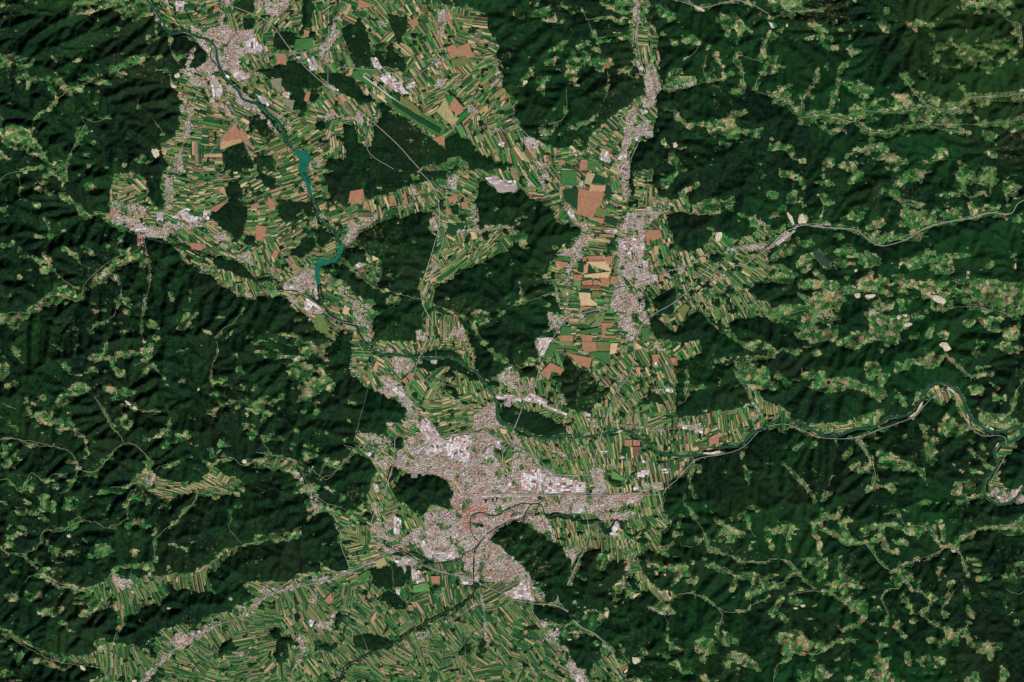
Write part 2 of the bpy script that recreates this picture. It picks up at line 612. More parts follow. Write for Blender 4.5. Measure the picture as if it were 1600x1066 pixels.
S cream 555,840 590,860 570,900 540,890
S brown 470,840 520,860 515,880 475,860
S green 680,810 730,800 750,840 700,830
S brown 80,160 130,210 90,250 70,200
S olive2 370,900 420,900 450,1000 480,1040 380,990
S cream 730,530 770,550 750,560 730,560
S green 410,100 450,90 450,140 430,140
S green 560,260 600,240 610,280 590,290
O -15 200,80
O 75 780,230
O 75 950,240
O -25 550,300
O -30 250,370
O -40 1400,450
O -30 1180,600
O 60 1300,480
O 20 1280,150
O 80 100,600
O 45 180,600
O 20 500,830
O 70 640,950
O 85 1200,1000
O -20 430,60
O -35 1250,590
@ 800 267 4
F 0,0 880,0 870,90 910,150 1040,150 1150,200 1250,190 1260,270 1100,260 1000,250 960,300 990,360 1010,440 1100,520 1200,460 1230,460 1270,380 1400,440 1600,340 1600,900 1420,920 1390,930 1330,950 1400,1066 1300,1000 1180,880 1120,880 1060,950 1010,1000 900,900 850,930 900,1066 260,1066 260,1010 230,950 220,880 300,900 310,860 270,800 250,700 190,690 240,600 260,560 330,520 260,520 360,440 430,380 420,350 330,330 280,340 260,250 150,190 60,120 0,130
W 0,140 60,130 150,190 230,210 270,260 260,320 330,340 420,360 420,400 300,480 260,560 230,620 200,700 250,720 260,760 290,830 310,900 220,880 240,960 260,1066 0,1066
M .7 0,340 100,380 90,490 60,500 0,440
m 20 40,700 70,820
m 20 0,850 200,780 260,760
W 730,180 790,180 800,230 760,250 720,230
w 24 740,0 760,150
w 20 770,320 790,400
W 780,800 830,780 860,840 830,880 790,860
W 860,800 950,760 1020,720 1040,760 1010,880 920,900 880,850
W 1230,520 1290,510 1340,530 1310,580 1250,580
W 1260,760 1340,770 1340,800 1270,800
W 1510,700 1600,680 1600,830 1530,810
W 950,270 1010,250 1130,270 1350,280 1480,350 1440,420 1330,410 1260,390 1220,470 1110,510 1020,450 980,380
W 1260,120 1340,60 1600,80 1600,160 1500,250 1400,180 1280,170
W 900,160 930,100 1160,60 1240,130 1190,180 1130,230 1060,180
M .5 0,0 0,0 0,0
M .6 920,10 1000,20 980,80 930,110
m 14 940,110 1020,30
m 16 1050,150 1160,80
M .6 1140,0 1200,10 1160,60
M .5 1470,40 1580,40 1520,130 1480,90
M .75 1180,200 1290,160 1390,150 1380,240 1500,290 1400,320 1280,280 1190,260
m 16 1340,230 1390,150
M .6 1450,290 1560,250 1590,330 1500,360
U .7 0,0 0,0 0,0
B .9 0,60 25,60 35,130 15,140 0,130
U .6 180,0 220,0 270,50 220,70 220,140 190,110
U .5 80,60 120,70 130,170 100,140
B .8 330,70 370,65 370,100 335,95
B .8 420,60 445,70 440,110 420,95
B .9 320,235 360,215 410,320 370,300
U .8 420,320 490,330 500,400 480,460 380,500 390,440 440,400
U .8 270,520 330,490 440,460 440,540 390,590 360,540
U .6 350,580 370,580 360,700 350,860 380,900 330,910 320,700
U .6 320,870 400,890 330,940 250,1020 280,1000 230,910 330,920
U .8 220,880 330,930 280,1000 230,960
U .7 640,0 740,0 740,170 700,200 690,100
U .7 720,260 820,250 830,400 770,400 680,340
U .6 820,230 980,260 860,320 830,360
U .4 860,150 960,170 980,270 860,250
U .65 660,340 720,330 820,340 830,480 810,600 880,650 900,700 780,740 780,850 720,900 650,880 600,860 640,720 660,560
U .8 660,720 770,710 770,860 740,890 600,860
U .7 420,900 460,900 450,960 430,950
U .7 660,900 730,900 790,1000 760,1066 700,1066 670,1000
U .6 770,760 810,760 830,860 860,960 800,940 770,860
U .6 930,630 1080,580 1080,620 990,680
U .5 1170,640 1330,620 1340,690 1170,680
U .6 1320,480 1600,440 1560,500 1330,500
U .4 1330,640 1440,760 1400,760
U .5 600,820 640,800 650,870 510,880
u 8 1440,760 1560,860
u 14 150,0 190,90
u 12 380,690 330,740
u 10 270,720 280,790
u 20 1510,280 1570,330
u 10 1250,740 1230,870
B .9 575,370 640,365 660,380 640,400 580,390
B .9 700,350 730,350 725,390 705,385
B .9 670,440 740,440 750,490 730,520 700,480
B .9 755,450 830,450 830,500 770,500
B .7 725,410 770,410 760,440 730,430
B .9 820,560 850,560 850,640 820,630
B .8 870,650 910,650 905,695 880,695
B .8 700,60 725,60 720,90
B .9 155,1045 260,1040 250,1066 160,1066
Q 1110,530 1130,540 1120,560
Q 1270,400 1300,385 1310,420 1290,440 1270,425
B .8 930,190 960,200 950,220
B .7 975,200 1000,200 1000,220 980,220
S dgreen 315,125 410,105 415,250 330,190
S brown 415,108 480,125 585,85 560,200 500,300 405,270
S tan 490,85 585,95 580,130 480,130
S brown 500,290 580,300 560,335 500,300
S straw 470,10 520,20 490,90 450,80
S dgreen 520,20 585,50 580,90 500,75
S dgreen 590,90 620,100 610,190 580,170
S lgreen 590,230 650,250 640,265 585,245
S olive 530,230 590,240 580,295 515,280
S dgreen 585,285 655,300 650,350 570,320
S green 300,0 400,0 405,100 310,90
S brown 840,370 910,370 930,420 870,440
S brown 835,380 860,390 860,470 840,460
S tan 885,470 910,470 915,520 890,525
S brown 465,535 570,530 580,560 480,565
S cream 460,570 590,560 620,630 540,610
S brown 580,540 630,530 620,590 590,580
S dgreen 470,600 490,590 520,640 470,640
S tan 450,590 480,570 470,640 445,640
S cream 450,650 620,630 600,670 450,665
S dgreen 420,570 445,570 440,640 410,630
S lgreen 385,690 430,690 430,720 380,720
S brown 435,690 500,680 500,715 440,715
S dgreen 430,740 490,740 490,765 430,760
S cream 415,760 490,765 490,800 530,830 530,845 430,840
S brown 550,670 605,670 605,725 560,720
S brown 510,680 550,690 540,750 500,740
S brown 425,850 480,850 520,850 420,880
S green 640,545 655,545 655,640 635,640
S brown 620,660 660,660 650,700 610,700
S brown 270,560 350,575 340,600 300,610
S tan 265,565 310,610 290,620
S brown 300,1030 380,1030 380,1066 300,1066
S green 310,970 370,980 370,1030 300,1030
S brown 430,1020 500,1030 500,1066 440,1066
S brown 560,950 630,950 630,970 590,980 580,1030 560,1030
S brown 920,650 950,650 940,690 920,690
S tan 1170,540 1210,540 1210,570 1190,580
S olive 1030,870 1080,830 1110,850 1070,930
S green 810,980 850,980 860,1066 810,1066
r 7 260,1040 310,960 410,900 520,870
r 6 600,760 760,710 860,680 1000,620 1120,580 1230,510
r 7 770,1066 800,980 860,910 1000,830 1120,730 1180,650 1280,600 1420,590 1480,570 1600,480
r 3 220,0 290,60 380,240 440,320 500,400 560,460
r 3 600,0 650,200 665,440 660,740
r 3 0,20 160,0
r 3 310,90 410,80 430,400
r 3 340,940 360,700 370,560 440,440
r 3 770,0 800,150 840,250 830,440
r 3 1230,510 1350,490 1600,440
r 3 1230,600 1440,760 1560,870
w 10 740,430 690,600 680,800 740,900 800,960
O 5 630,280
O 80 600,140
O -10 700,260
O 70 300,60
O -20 270,150
O 10 700,100
O 45 310,290
O 5 500,480
O 75 600,600
O 10 550,780
O 5 420,850
O 75 940,500
O 60 1000,620
O 75 1100,660
O 30 1200,620
O 70 1330,840
O 60 1450,820
O 30 1450,600
O 5 600,1000
O -20 500,950
O 80 1060,500
@ 1200 267 4
M .4 70,0 200,10 220,60 180,60 80,30
M .55 280,40 460,10 450,70 340,100 300,80
M .5 480,20 580,0 580,50 500,80
M .5 0,130 70,130 60,180 0,180
M .5 90,150 180,120 170,190 110,210
m 16 0,300 90,230
m 14 210,60 220,110
M .5 310,100 380,110 370,160 330,200 300,170
m 20 340,210 410,200
m 16 350,180 340,240 320,320
M .7 680,120 800,120 820,180 780,190 740,140 700,150
m 20 820,180 860,210 960,210
M .5 560,250 600,190 640,150 620,260 560,290
M .4 480,260 560,260 560,310 480,290
M .6 600,360 700,290 720,340 690,430
m 30 700,430 760,420
M .6 820,300 860,220 940,260 1100,220 1240,240 1200,290 1100,300 960,340 800,370 720,420 720,390 800,350
M .5 860,380 940,330 960,370 900,390
M .4 760,80 860,10 880,60 780,110
M .45 880,0 1040,0 1000,60 880,80
M .45 1100,20 1280,0 1300,80 1180,100 1100,60
M .5 1310,20 1420,0 1440,60 1380,110 1310,80
M .6 1060,150 1150,120 1190,150 1100,170
m 22 1190,90 1250,180 1270,260
m 24 1250,180 1330,130 1370,170 1380,90
M .55 1280,240 1440,180 1460,260 1400,260 1290,280
M .5 1460,60 1580,90 1560,170 1500,160 1500,260 1460,200
M .5 1500,270 1600,300 1600,320 1520,320
M .6 0,360 150,340 120,420 60,460 0,480
m 24 170,340 310,330 340,350 540,370 620,430 700,455
m 40 620,400 680,440
m 24 760,440 900,390 1000,350 1130,320 1250,290 1380,260 1490,270
m 30 860,420 920,420 940,400
M .7 180,380 280,370 280,480 200,470 160,410
M .6 400,380 480,410 460,430 410,410
M .5 1060,400 1110,380 1080,430
M .5 1510,410 1600,380 1600,460 1540,440
M .6 820,480 880,470 850,500
M .6 80,460 190,480 120,530 30,560 0,560
M .8 190,530 280,500 280,590 210,640 180,590
M .6 410,570 460,540 540,580 480,600 400,620
M .6 400,500 480,460 560,480 640,520 700,560 670,600 580,600 560,540 430,530
M .7 0,590 80,590 190,650 160,690 100,700 0,680
M .5 800,590 900,530 1000,490 1060,510 1260,520 1140,560 1160,590 1080,640 950,600 860,620
M .3 780,600 1160,600 1180,640 850,640
M .5 1310,620 1400,550 1400,590 1330,630
m 20 290,630 340,660
m 20 490,660 500,670
M .35 600,650 830,640 840,710 700,700
M .75 280,680 420,690 430,760 320,840 240,760 160,690
m 40 440,750 560,740 620,700 720,720 860,700 960,720 1140,720 1250,680
m 24 590,700 640,640 620,640
M .7 590,700 800,710 880,760 780,760 780,800 700,760 600,760
M .6 960,720 1160,700 1200,770 1060,770 960,800
M .6 1250,680 1420,690 1600,760 1600,880 1460,900 1350,860 1240,800 1180,760
M .5 1080,760 1300,790 1300,850 1050,860
M .5 1440,700 1600,690 1600,780
M .5 800,800 900,810 890,860 830,880
m 16 1020,730 1020,820 1030,870
m 16 1030,870 1200,850 1340,860 1500,900
M .65 0,850 130,830 340,870 480,800 500,850 420,890 440,940 420,1066 220,1066 100,960 0,920
M .8 170,760 340,830 420,760 480,840 400,900 300,880
M .8 520,860 620,840 720,810 780,820 750,880 800,900 870,890 880,960 820,1066 440,1066 520,1010 620,1000 640,960 620,900 500,880
M .5 880,880 1000,860 960,920 900,940
M .5 1140,940 1230,910 1290,940 1250,980 1130,960
M .5 990,980 1020,980 1010,1066 990,1060
M .5 1060,1020 1130,1010 1100,1066 1060,1066
M .6 880,1020 950,1020 940,1060 880,1060
M .4 1300,920 1480,920 1440,1000 1380,1000
M .7 1460,990 1560,970 1560,1066 1480,1050
M .4 1340,950 1460,900 1600,880 1500,950
u 30 0,490 80,420 170,350
u 10 280,340 330,340
u 14 640,390 670,430
u 14 1250,290 1300,265
u 40 620,880 690,870
u 24 670,930 690,940
u 20 1310,710 1360,720
u 12 1120,150 1180,155
u 10 370,700 385,740
u 14 1200,690 1240,660
u 12 740,130 760,135
u 12 850,280 860,290
u 14 640,520 660,530
u 12 80,640 120,650
B .8 40,450 160,370 170,380 60,470
B .8 350,330 385,330 385,345 360,345
Q 115,265 140,275 165,330 150,335 130,300
Q 175,300 205,275 235,290 235,325 190,335
Q 540,770 570,770 570,795 545,790
Q 600,775 665,770 665,795 610,800
Q 1015,790 1050,775 1105,810 1095,830 1040,820
Q 800,905 830,905 820,930 800,925
Q 840,895 865,895 865,910 845,912
Q 850,950 890,950 890,965 850,980
Q 1240,625 1253,625 1250,642 1242,640
Q 535,615 555,615 550,635 540,632
Q 1535,580 1545,580 1545,605 1537,605
S grey2 290,480 310,500 385,580 370,610 330,580 285,530
S brown 370,790 400,800 400,820 375,815
S cream 630,970 650,970 650,990
r 9 0,490 80,400 170,355 240,340 330,355 440,360 540,370 600,410 680,465 750,465 860,430 960,370 1090,325 1250,300 1380,265 1480,275 1520,260 1550,210 1600,180
r 3 680,730 700,840 720,940
r 3 600,880 720,940 800,1010 830,1066
r 3 0,930 220,870
O 45 300,960
O 20 700,1000
@ 0 534 4
M .8 0,50 40,80 70,150 50,220 0,280
m 24 100,50 120,90 150,130
m 30 350,20 390,40
m 30 670,10 660,60 630,90
m 20 480,20 478,80
m 30 560,90 600,80 700,100 800,75 900,65
m 20 600,130 640,105 700,110 730,180 780,200
M .8 720,170 800,160 780,220 740,215
m 20 950,20 940,100 840,150
m 24 420,140 440,190
m 34 500,200 600,170 660,190
m 14 940,140 1000,190 1050,230
m 30 910,170 920,200
m 20 100,240 130,290
M .4 400,290 540,240 560,290 500,340 410,320
M .7 640,280 730,270 720,320 660,330
m 30 780,320 840,320
M .7 700,340 780,390 720,395
M .4 780,370 880,400 880,430 800,420
m 34 1120,240 1160,260
M .4 1160,290 1250,280 1240,320 1180,370
M .7 150,330 280,320 280,360 190,430 150,390
m 20 30,380 80,410 110,420
m 40 390,370 420,360
M .6 410,420 480,410 480,450 420,460
M .4 160,430 330,430 330,470 230,500
M .6 750,430 790,430 800,480 850,500 800,560 760,500
m 16 840,430 930,430 1000,440
m 12 590,340 660,430 700,520 780,620
m 12 0,610 40,600 130,610 230,650 340,650 430,680 470,730 500,790 570,820 620,790 680,730 740,660 790,630 840,640 900,690 940,740 940,800
M .6 280,490 400,490 380,610 350,520 280,520
M .6 260,540 320,580 280,610
m 30 440,490 490,560 530,600 550,680
M .45 540,560 660,560 680,630 580,620
m 30 70,520 120,540
m 20 0,470 40,480
M .5 500,680 560,670 560,730 510,730
m 20 20,620 40,720 70,770 0,765
M .7 210,690 280,680 290,740 350,760 320,800 270,820 240,770
M .5 340,690 410,690 400,730 350,730
m 34 430,730 450,760
M .4 80,680 160,680 140,740 90,730
M .35 560,690 680,700 640,770 570,760
M .5 1120,490 1180,470 1230,450 1240,480 1180,510
m 30 910,620 1000,590 1050,540 1060,490
M .4 1100,580 1180,560 1200,640 1130,640
M .4 1010,650 1060,630 1080,690 1010,720
m 20 990,780 1070,760 1130,740
m 14 1360,0 1360,80 1330,150 1320,240 1340,290
M .6 1320,230 1440,220 1370,270 1370,330 1270,390 1270,350 1340,310
m 12 1350,340 1400,410
m 40 1300,440 1340,430
M .7 1450,90 1490,80 1530,170 1530,220 1480,230 1480,150
m 40 1490,260 1540,300 1590,290
M .6 1480,390 1560,350 1600,380 1600,430 1520,470 1480,430
m 30 1440,370 1500,360
M .6 1510,500 1600,520 1600,610 1530,610
M .5 1360,600 1440,580 1450,650 1370,660
m 14 1320,680 1325,720
m 16 940,740 930,800
F 850,830 930,800 980,840 1060,870 1200,880 1250,870 1320,800 1360,790 1400,830 1540,880 1500,960 1400,960 1340,980 1230,940 1120,970 1060,980 1000,985 930,920 860,890 820,880
m 20 1320,790 1350,750 1460,730 1520,770 1600,740
m 14 1270,740 1320,790
m 30 700,910 800,900 850,860
m 30 860,910 810,960 800,1066
M .6 850,980 900,930 950,1000 930,1020
M .5 760,1000 830,1000 820,1066 770,1066
M .5 620,900 780,900 790,950 600,960 560,990
m 16 1230,940 1230,990 1160,1060
M .3 1240,1000 1300,1000 1300,1030
m 14 1540,970 1480,1020
M .6 1420,940 1530,880 1530,940
m 16 500,790 470,850 440,920 380,950
m 14 0,860 60,860 100,900 140,930 210,820 290,870 350,820 400,830
M .6 180,890 240,870 260,920 200,930
M .4 400,840 460,820 430,910
M .45 0,920 60,930 140,970 60,1010 0,1000
m 30 360,900 370,910
M .6 250,920 320,940 350,1010 340,1066 250,1050
M .5 410,960 500,950 490,1060 420,1050
M .5 520,830 590,830 580,860 530,850
m 12 590,830 650,900
m 30 130,1050 160,1060
M .4 630,1000 720,1000 700,1066 630,1050
U .6 860,850 900,820 960,820 980,860 930,900 880,880
U .3 1250,840 1360,800 1400,830 1540,880 1350,950 1230,890
u 14 1230,930 1230,970
u 12 220,630 200,650
u 12 490,780 510,790
u 12 1320,180 1320,210
B .8 940,865 955,870 955,895 942,895
Q 1515,735 1545,740 1540,760 1520,755
Q 785,365 800,370 820,395 800,395
Q 840,400 860,410 860,425 835,420
Q 1235,290 1250,290 1250,305 1240,305
S brown 980,945 1020,955 1030,965 990,960
S brown 1035,960 1080,965 1075,975 1045,975
r 3 1160,1060 1230,980 1230,930
r 3 900,870 1000,890 1180,930 1350,950 1480,880
r 3 0,610 130,610 340,650 460,700 500,790 600,810 680,730 740,660 840,635 900,690 940,740 940,820
r 2 780,620 700,520 600,350
O 10 1000,930
O 30 1350,880
@ 400 534 4
F 590,0 1600,0 1600,1066 900,1066 700,1066 700,960 720,870 760,800 720,740 640,700 620,590 650,560 800,580 830,580 820,530 860,510 940,480 940,430 900,380 800,340 690,290 640,240 590,190
M .4 0,0 480,0 470,60 440,100 450,250 500,330 420,300 340,400 280,300 200,170 100,130 0,170
M .7 370,50 450,60 480,240 480,280 400,300 390,150
m 16 470,230 500,330
M .6 190,120 250,110 360,140 340,210 280,200 200,180
M .5 280,300 400,290 410,370 370,400 280,370
M .6 0,350 180,320 180,360 60,390 50,440 0,440
m 26 60,440 90,440
m 26 370,380 380,450
m 26 260,420 310,430
M .6 370,560 470,540 470,580 400,600
m 30 80,600 100,600
m 16 150,610 155,610
m 16 40,580 60,650 100,700
m 30 0,570 10,560
M .8 0,700 80,680 160,700 250,740 240,780 340,790 400,840 470,900 560,970 600,1066 300,1066 320,950 250,900 230,830 180,790 60,800 0,830
M .6 300,640 390,640 390,690 360,780 310,740
m 20 400,860 480,820 560,750 620,680 550,640
m 16 400,840 440,740 460,720
m 30 480,760 510,750
w 10 240,740 260,790 290,830 280,900 330,970 560,1020 590,1066
W 560,760 640,700 720,740 760,800 720,870 720,930 680,960 700,1066 640,1060 560,920 470,900 460,850 560,770
W 850,0 1600,0 1600,0 1380,0 1380,0 880,0
W 1600,150 1540,170 1500,230 1530,280 1470,280 1400,200 1370,150 1380,90 1330,0 1600,0
m 30 1400,0 1480,60 1600,150
M .7 1440,20 1490,40 1500,80 1450,70
W 1040,70 1180,40 1240,60 1300,120 1400,200 1430,260 1340,240 1200,150 1120,180 1000,160 1050,110
w 14 700,150 750,200 840,210 870,250
w 10 1020,110 990,180 980,200
W 1180,240 1250,290 1300,390 1250,360 1180,330
W 1160,560 1320,530 1330,545 1170,580
w 12 1340,380 1440,400
W 860,920 900,860 960,840 1040,835 1130,840 1200,880 1230,940 1210,1000 1230,1050 1100,1000 1060,1066 980,1066 930,1010 870,1000
W 840,790 880,780 900,830 870,860 840,880
W 1540,380 1600,400 1600,520 1520,500
W 870,590 930,590 900,670 870,660
W 700,290 690,290 690,290
U .7 850,70 940,90 1010,110 970,200 880,210 850,170
U .6 760,50 900,30 1000,30 1000,80 800,80
U .5 580,150 650,190 670,260 600,210
U .7 740,300 850,280 940,400 1000,430 1010,500 950,500 940,430 880,360
U .8 770,220 830,210 950,340 1030,440 1000,470 900,360 800,280
U .6 800,210 900,230 930,310 900,320
U .6 1540,180 1600,150 1600,280 1510,240
U .7 1440,340 1500,340 1500,480 1560,560 1450,540 1360,560 1360,450 1450,400
U .5 1180,350 1360,410 1350,430 1200,380
U .9 1030,500 1070,470 1180,620 1350,570 1440,560 1500,600 1480,700 1550,760 1540,880 1600,800 1600,1066 1260,1066 1230,940 1130,850 1040,830 900,800 860,760 890,720 960,640 1000,600 1060,640
U .7 880,680 960,600 1040,550 1100,640 1000,700 880,760 900,790 960,830 860,780
U .6 730,700 820,690 830,790 800,800 740,760
U .5 620,560 660,560 820,590 860,640 800,680 720,690
U .5 900,500 1000,500 960,580 880,550
U .5 1100,950 1200,1040 1260,1066 1080,1066
U .5 960,990 1020,1000 1000,1066
U .5 180,780 240,790 360,900 440,1066 360,1066 330,920
U .4 700,1020 800,1030 800,1066 720,1066
U .4 1280,0 1340,0 1360,110 1310,60
u 16 360,770 340,820
u 16 440,910 480,930
u 12 380,180 410,220
B .9 1015,510 1065,475 1180,620 1130,650 1060,560
B .9 790,240 850,270 930,340 910,350 800,260
B .9 1090,650 1150,640 1165,700 1100,690
B .95 1160,620 1350,580 1340,640 1310,760 1260,740 1180,690
B .9 1500,330 1600,330 1590,410 1550,400 1560,360 1510,360
B .8 730,885 760,885 780,930 750,945
B .9 1490,610 1550,630 1540,680 1500,660
B .7 970,810 1010,820 1010,850 970,850
B .8 820,505 860,510 850,525 825,525
B .8 1030,240 1050,235 1050,270 1035,270
B .8 1090,115 1125,115 1125,140 1095,135
B .7 680,690 720,690 720,715 690,710
B .8 1340,560 1350,580 1300,800 1285,800
B .8 1440,660 1480,680 1440,740 1400,700
B .6 740,1040 800,1040 790,1060 740,1066
B .7 240,100 260,100 260,115 240,115
S red 1260,760 1290,765 1280,800 1260,795
S green 1570,680 1600,640 1600,720 1560,720
S olive 1510,700 1560,740 1540,780
S brown 960,190 990,195 970,240 940,220
S tan 730,170 750,125 765,140 755,190
S brown 670,200 710,240 690,250 665,220
S brown 910,240 940,220 930,260
S tan 1260,50 1310,60 1300,80 1270,70
S cream 695,245 715,245 710,265 695,265
S cream 1525,540 1570,550 1560,575 1530,570
R 16 650,0 700,35 780,75 880,85 980,98 1100,105 1210,97 1270,120 1320,160 1380,190 1410,240 1470,310 1500,370 1505,440 1530,500 1600,525
r 6 1090,0 1020,100 980,220 930,330
r 5 640,0 720,160 800,260 900,350 1000,470
r 5 930,340 1000,420 1080,500 1170,650 1200,700
r 6 830,600 870,530 860,740 830,860 770,1066
r 6 820,735 880,740 960,690 1060,650 1170,590 1300,575 1440,575 1600,640
r 5 1350,560 1320,700 1290,820
r 4 1600,640 1550,680 1540,780 1600,870
r 4 1300,960 1480,960 1600,930
r 3 0,690 250,740 400,830 460,850 600,690
r 3 250,740 380,960 560,1050
r 3 1080,230 1350,320
r 2 1130,0 1125,110
r 2 700,300 650,480 610,630
r 2 330,0 380,30 490,0
O -10 620,90
O 70 700,220
O 75 1350,270
O -40 1100,180
O 25 1080,370
O -15 1280,450
O -20 1150,450
O 70 860,1000
O 60 1580,700
O 60 980,290
O 5 660,140
O 40 450,900
@ 800 534 4
F 200,0 1180,0 1180,70 1120,100 1020,120 1010,220 1020,300 1010,440 1060,480 1120,460 1200,440 1300,430 1420,420 1500,390 1480,330 1440,260 1380,180 1260,110 1300,90 1600,100 1600,280 1540,310 1560,370 1600,380 1600,530 1540,560 1450,640 1300,690 1150,740 1080,810 1030,860 970,900 950,1000 940,1066 0,1066 0,0
W 0,0 150,0 160,90 180,140 100,140 40,160 0,180
W 40,170 150,150 170,200 160,240 50,230
W 320,60 340,70 400,150 460,160 530,230 560,360 560,390 470,430 400,450 340,430 320,360 300,260 240,230 300,180 330,120
W 0,400 100,420 200,460 280,490 340,520 340,570 280,600 200,600 100,560 0,520
W 1020,150 1060,120 1200,150 1300,150 1380,200 1440,270 1500,370 1460,410 1320,430 1200,410 1160,440 1100,460 1080,480 1020,460 1010,380 1040,300 1010,220
W 1170,0 1600,0 1600,100 1480,90 1300,110 1180,80
M .6 1380,0 1600,0 1540,60
W 1530,310 1600,290 1600,370 1560,360
W 600,800 680,830 680,900 620,900 580,860
W 530,300 620,280 600,340 560,350
W 860,240 920,300 960,400 1000,480 960,440 900,380 840,360
w 20 860,50 870,200 900,280
w 10 670,510 760,540 900,640
w 10 1000,360 1000,480 1000,640
w 14 950,910 960,880 1030,860
w 12 1220,660 1230,580 1400,540 1480,540 1600,460
w 12 1310,560 1320,640
M .6 1260,110 1600,100 1600,250 1500,300 1440,260 1380,180
W 1600,530 1540,560 1450,640 1300,690 1150,740 1080,810 1030,860 970,900 950,1000 960,1066 1600,1066
m 16 1120,770 1110,860 1130,960
M .6 1120,760 1200,750 1170,820 1120,830
m 12 1440,660 1430,730
m 8 1080,950 1070,1000 1130,1066
m 10 1090,150 1090,350 1030,390
m 10 1450,780 1480,880
m 30 1480,1050 1520,1050
m 14 0,160 160,105 340,70 430,90
U .6 0,180 40,190 60,240 160,260 100,300 0,340
U .85 150,0 250,0 190,100 170,90
U .7 860,0 900,10 950,40 930,60 890,40
U .5 640,220 720,170 700,260 650,270
U .4 720,310 780,370 740,380
U .4 860,280 1000,270 1010,320 880,320
U .4 820,30 850,50 850,120 800,110
U .5 560,370 600,370 600,400 540,430
U .5 420,440 540,500 530,540 440,480
U .5 660,500 980,540 960,570 700,530
U .6 1040,520 1180,510 1190,560 1050,540
U .6 1180,410 1220,420 1200,450
U .4 1220,430 1400,430 1310,450
U .5 1450,250 1530,280 1500,310
u 20 1500,380 1550,440 1510,490
U .6 0,570 60,590 200,640 350,700 330,730 200,660 60,660 0,640
U .4 400,640 520,700 500,720 400,680
U .5 600,740 680,780 640,800 600,780
U .4 250,330 330,330 330,420 300,400
U .9 0,720 60,740 180,770 240,830 460,880 450,930 460,960 600,960 920,960 940,930 860,1000 720,1010 600,1050 460,1066 0,1066
U .7 500,780 560,800 590,900 580,950 500,960
U .7 820,880 940,880 950,930 820,940
U .6 780,790 860,800 850,850 780,850
U .5 0,640 100,700 180,760 60,740 0,720
U .4 680,700 740,770 700,780
B .95 0,330 80,350 120,320 220,370 220,400 340,450 345,460 240,430 190,390 80,370 0,380
B .9 155,0 240,0 190,95 170,80
B .95 200,840 280,840 460,880 455,940 200,950
B .95 60,800 180,790 200,930 60,920
B .9 450,440 490,450 490,470 460,465
B .9 1135,550 1190,540 1190,565 1140,570
B .8 1060,520 1100,520 1110,540 1070,540
B .9 550,680 590,680 590,700 560,705
B .8 670,710 710,700 700,730 670,730
B .8 780,800 860,800 850,830 790,850
B .7 930,790 990,790 980,820 940,820
B .8 770,880 790,880 790,930 765,925
B .8 720,980 770,990 760,1010 720,1010
B .7 880,75 895,100 905,165 890,160
B .7 960,290 1010,300 1000,320 965,310
B .6 440,60 480,70 460,85 430,75
B .8 845,470 862,470 862,490 848,490
B .7 800,740 850,740 840,760 800,755
B .5 380,1010 480,1010 450,1066 370,1066
S brown 430,0 520,0 530,60 450,65
S olive 520,0 610,0 610,60 530,60
S green 490,65 615,65 615,150 560,110 490,90
S brown 350,70 430,90 500,100 480,170 400,130
S cream 615,10 660,10 650,70 610,80
S brown 180,190 240,130 325,170 300,210 270,180 250,180 230,240 200,220
S green 245,10 300,20 240,90 190,120
S brown 870,80 910,80 915,130 880,130
S brown 705,612 750,612 750,650 705,648
S dbrown 755,655 798,655 790,720 757,716
S brown 756,612 796,618 800,648 756,650
S dgreen 690,650 720,660 710,720 680,710
S brown 980,100 1030,100 1030,150 1000,140
S tan 770,160 800,160 800,220 780,200
S brown 1230,600 1290,570 1290,640 1230,640
S magenta 640,945 780,940 900,955 780,968 640,970
S purple 165,970 187,970 187,988 165,988
S brown 320,940 370,938 370,948 320,948
S lgreen 620,800 700,850 690,870 620,850
R 18 0,525 60,550 140,590 230,605 330,580 450,595 560,580 680,555 760,580 850,640 920,690 1000,710 1100,715 1200,700 1300,660 1420,650 1500,570 1600,530
R 7 1600,540 1540,560 1470,630 1420,660
Q 1170,690 1260,690 1300,672 1290,695 1220,705
Q 660,555 690,555 685,562 650,568
r 7 250,0 180,140 140,280 80,360 50,450 15,540
r 7 770,0 740,190 640,330 580,500 540,640 500,800 450,960 455,1066
r 6 0,640 100,700 200,790 290,830 470,830
r 6 0,960 460,960 700,958 930,955
r 3 600,280 700,260 760,150
r 4 1600,540 1540,560 1440,660 1300,705 1160,730 1080,800 1030,860 960,920 930,1000
r 3 580,500 700,520 980,540 1180,530
r 3 340,70 620,65
r 3 770,730 770,770
r 3 1010,100 1010,500 1020,640
r 3 1380,170 1520,400 1560,460
r 3 380,730 400,720
O 80 250,280
O 60 300,730
O 75 400,760
O 80 640,620
O 80 780,790
O 75 860,660
O 60 420,530
O -20 640,450
O 80 820,420
O 85 600,450
O 85 1300,480
O 65 1400,590
O 85 1080,640
O -20 1250,620
O 85 730,760
O 45 680,330
O 60 880,330
O 75 780,1040
@ 1200 534 4
M .5 400,0 600,0 560,50 440,30
M .6 80,40 260,20 340,60 280,110 200,90
M .4 0,0 60,60 40,120 0,100
M .5 700,0 860,0 740,30
M .5 600,130 760,90 720,170 640,240 600,200
M .5 700,90 830,130 900,110 870,170 760,190 720,280 690,300
m 20 690,290 740,200
M .5 880,130 980,70 1100,80 1060,140 1010,160
m 20 1100,70 1200,170 1270,230
M .4 1270,60 1310,30 1340,70 1290,100
M .4 1300,160 1400,140 1400,210 1340,220
M .5 1380,60 1440,0 1590,20 1560,80 1420,50
m 16 1280,220 1340,205
m 12 1380,250 1430,290
m 12 1590,230 1540,330 1520,420
M .4 1240,270 1330,280 1330,350 1260,330
M .4 1400,330 1470,340 1460,410 1410,390
M .5 1280,310 1330,320 1310,450
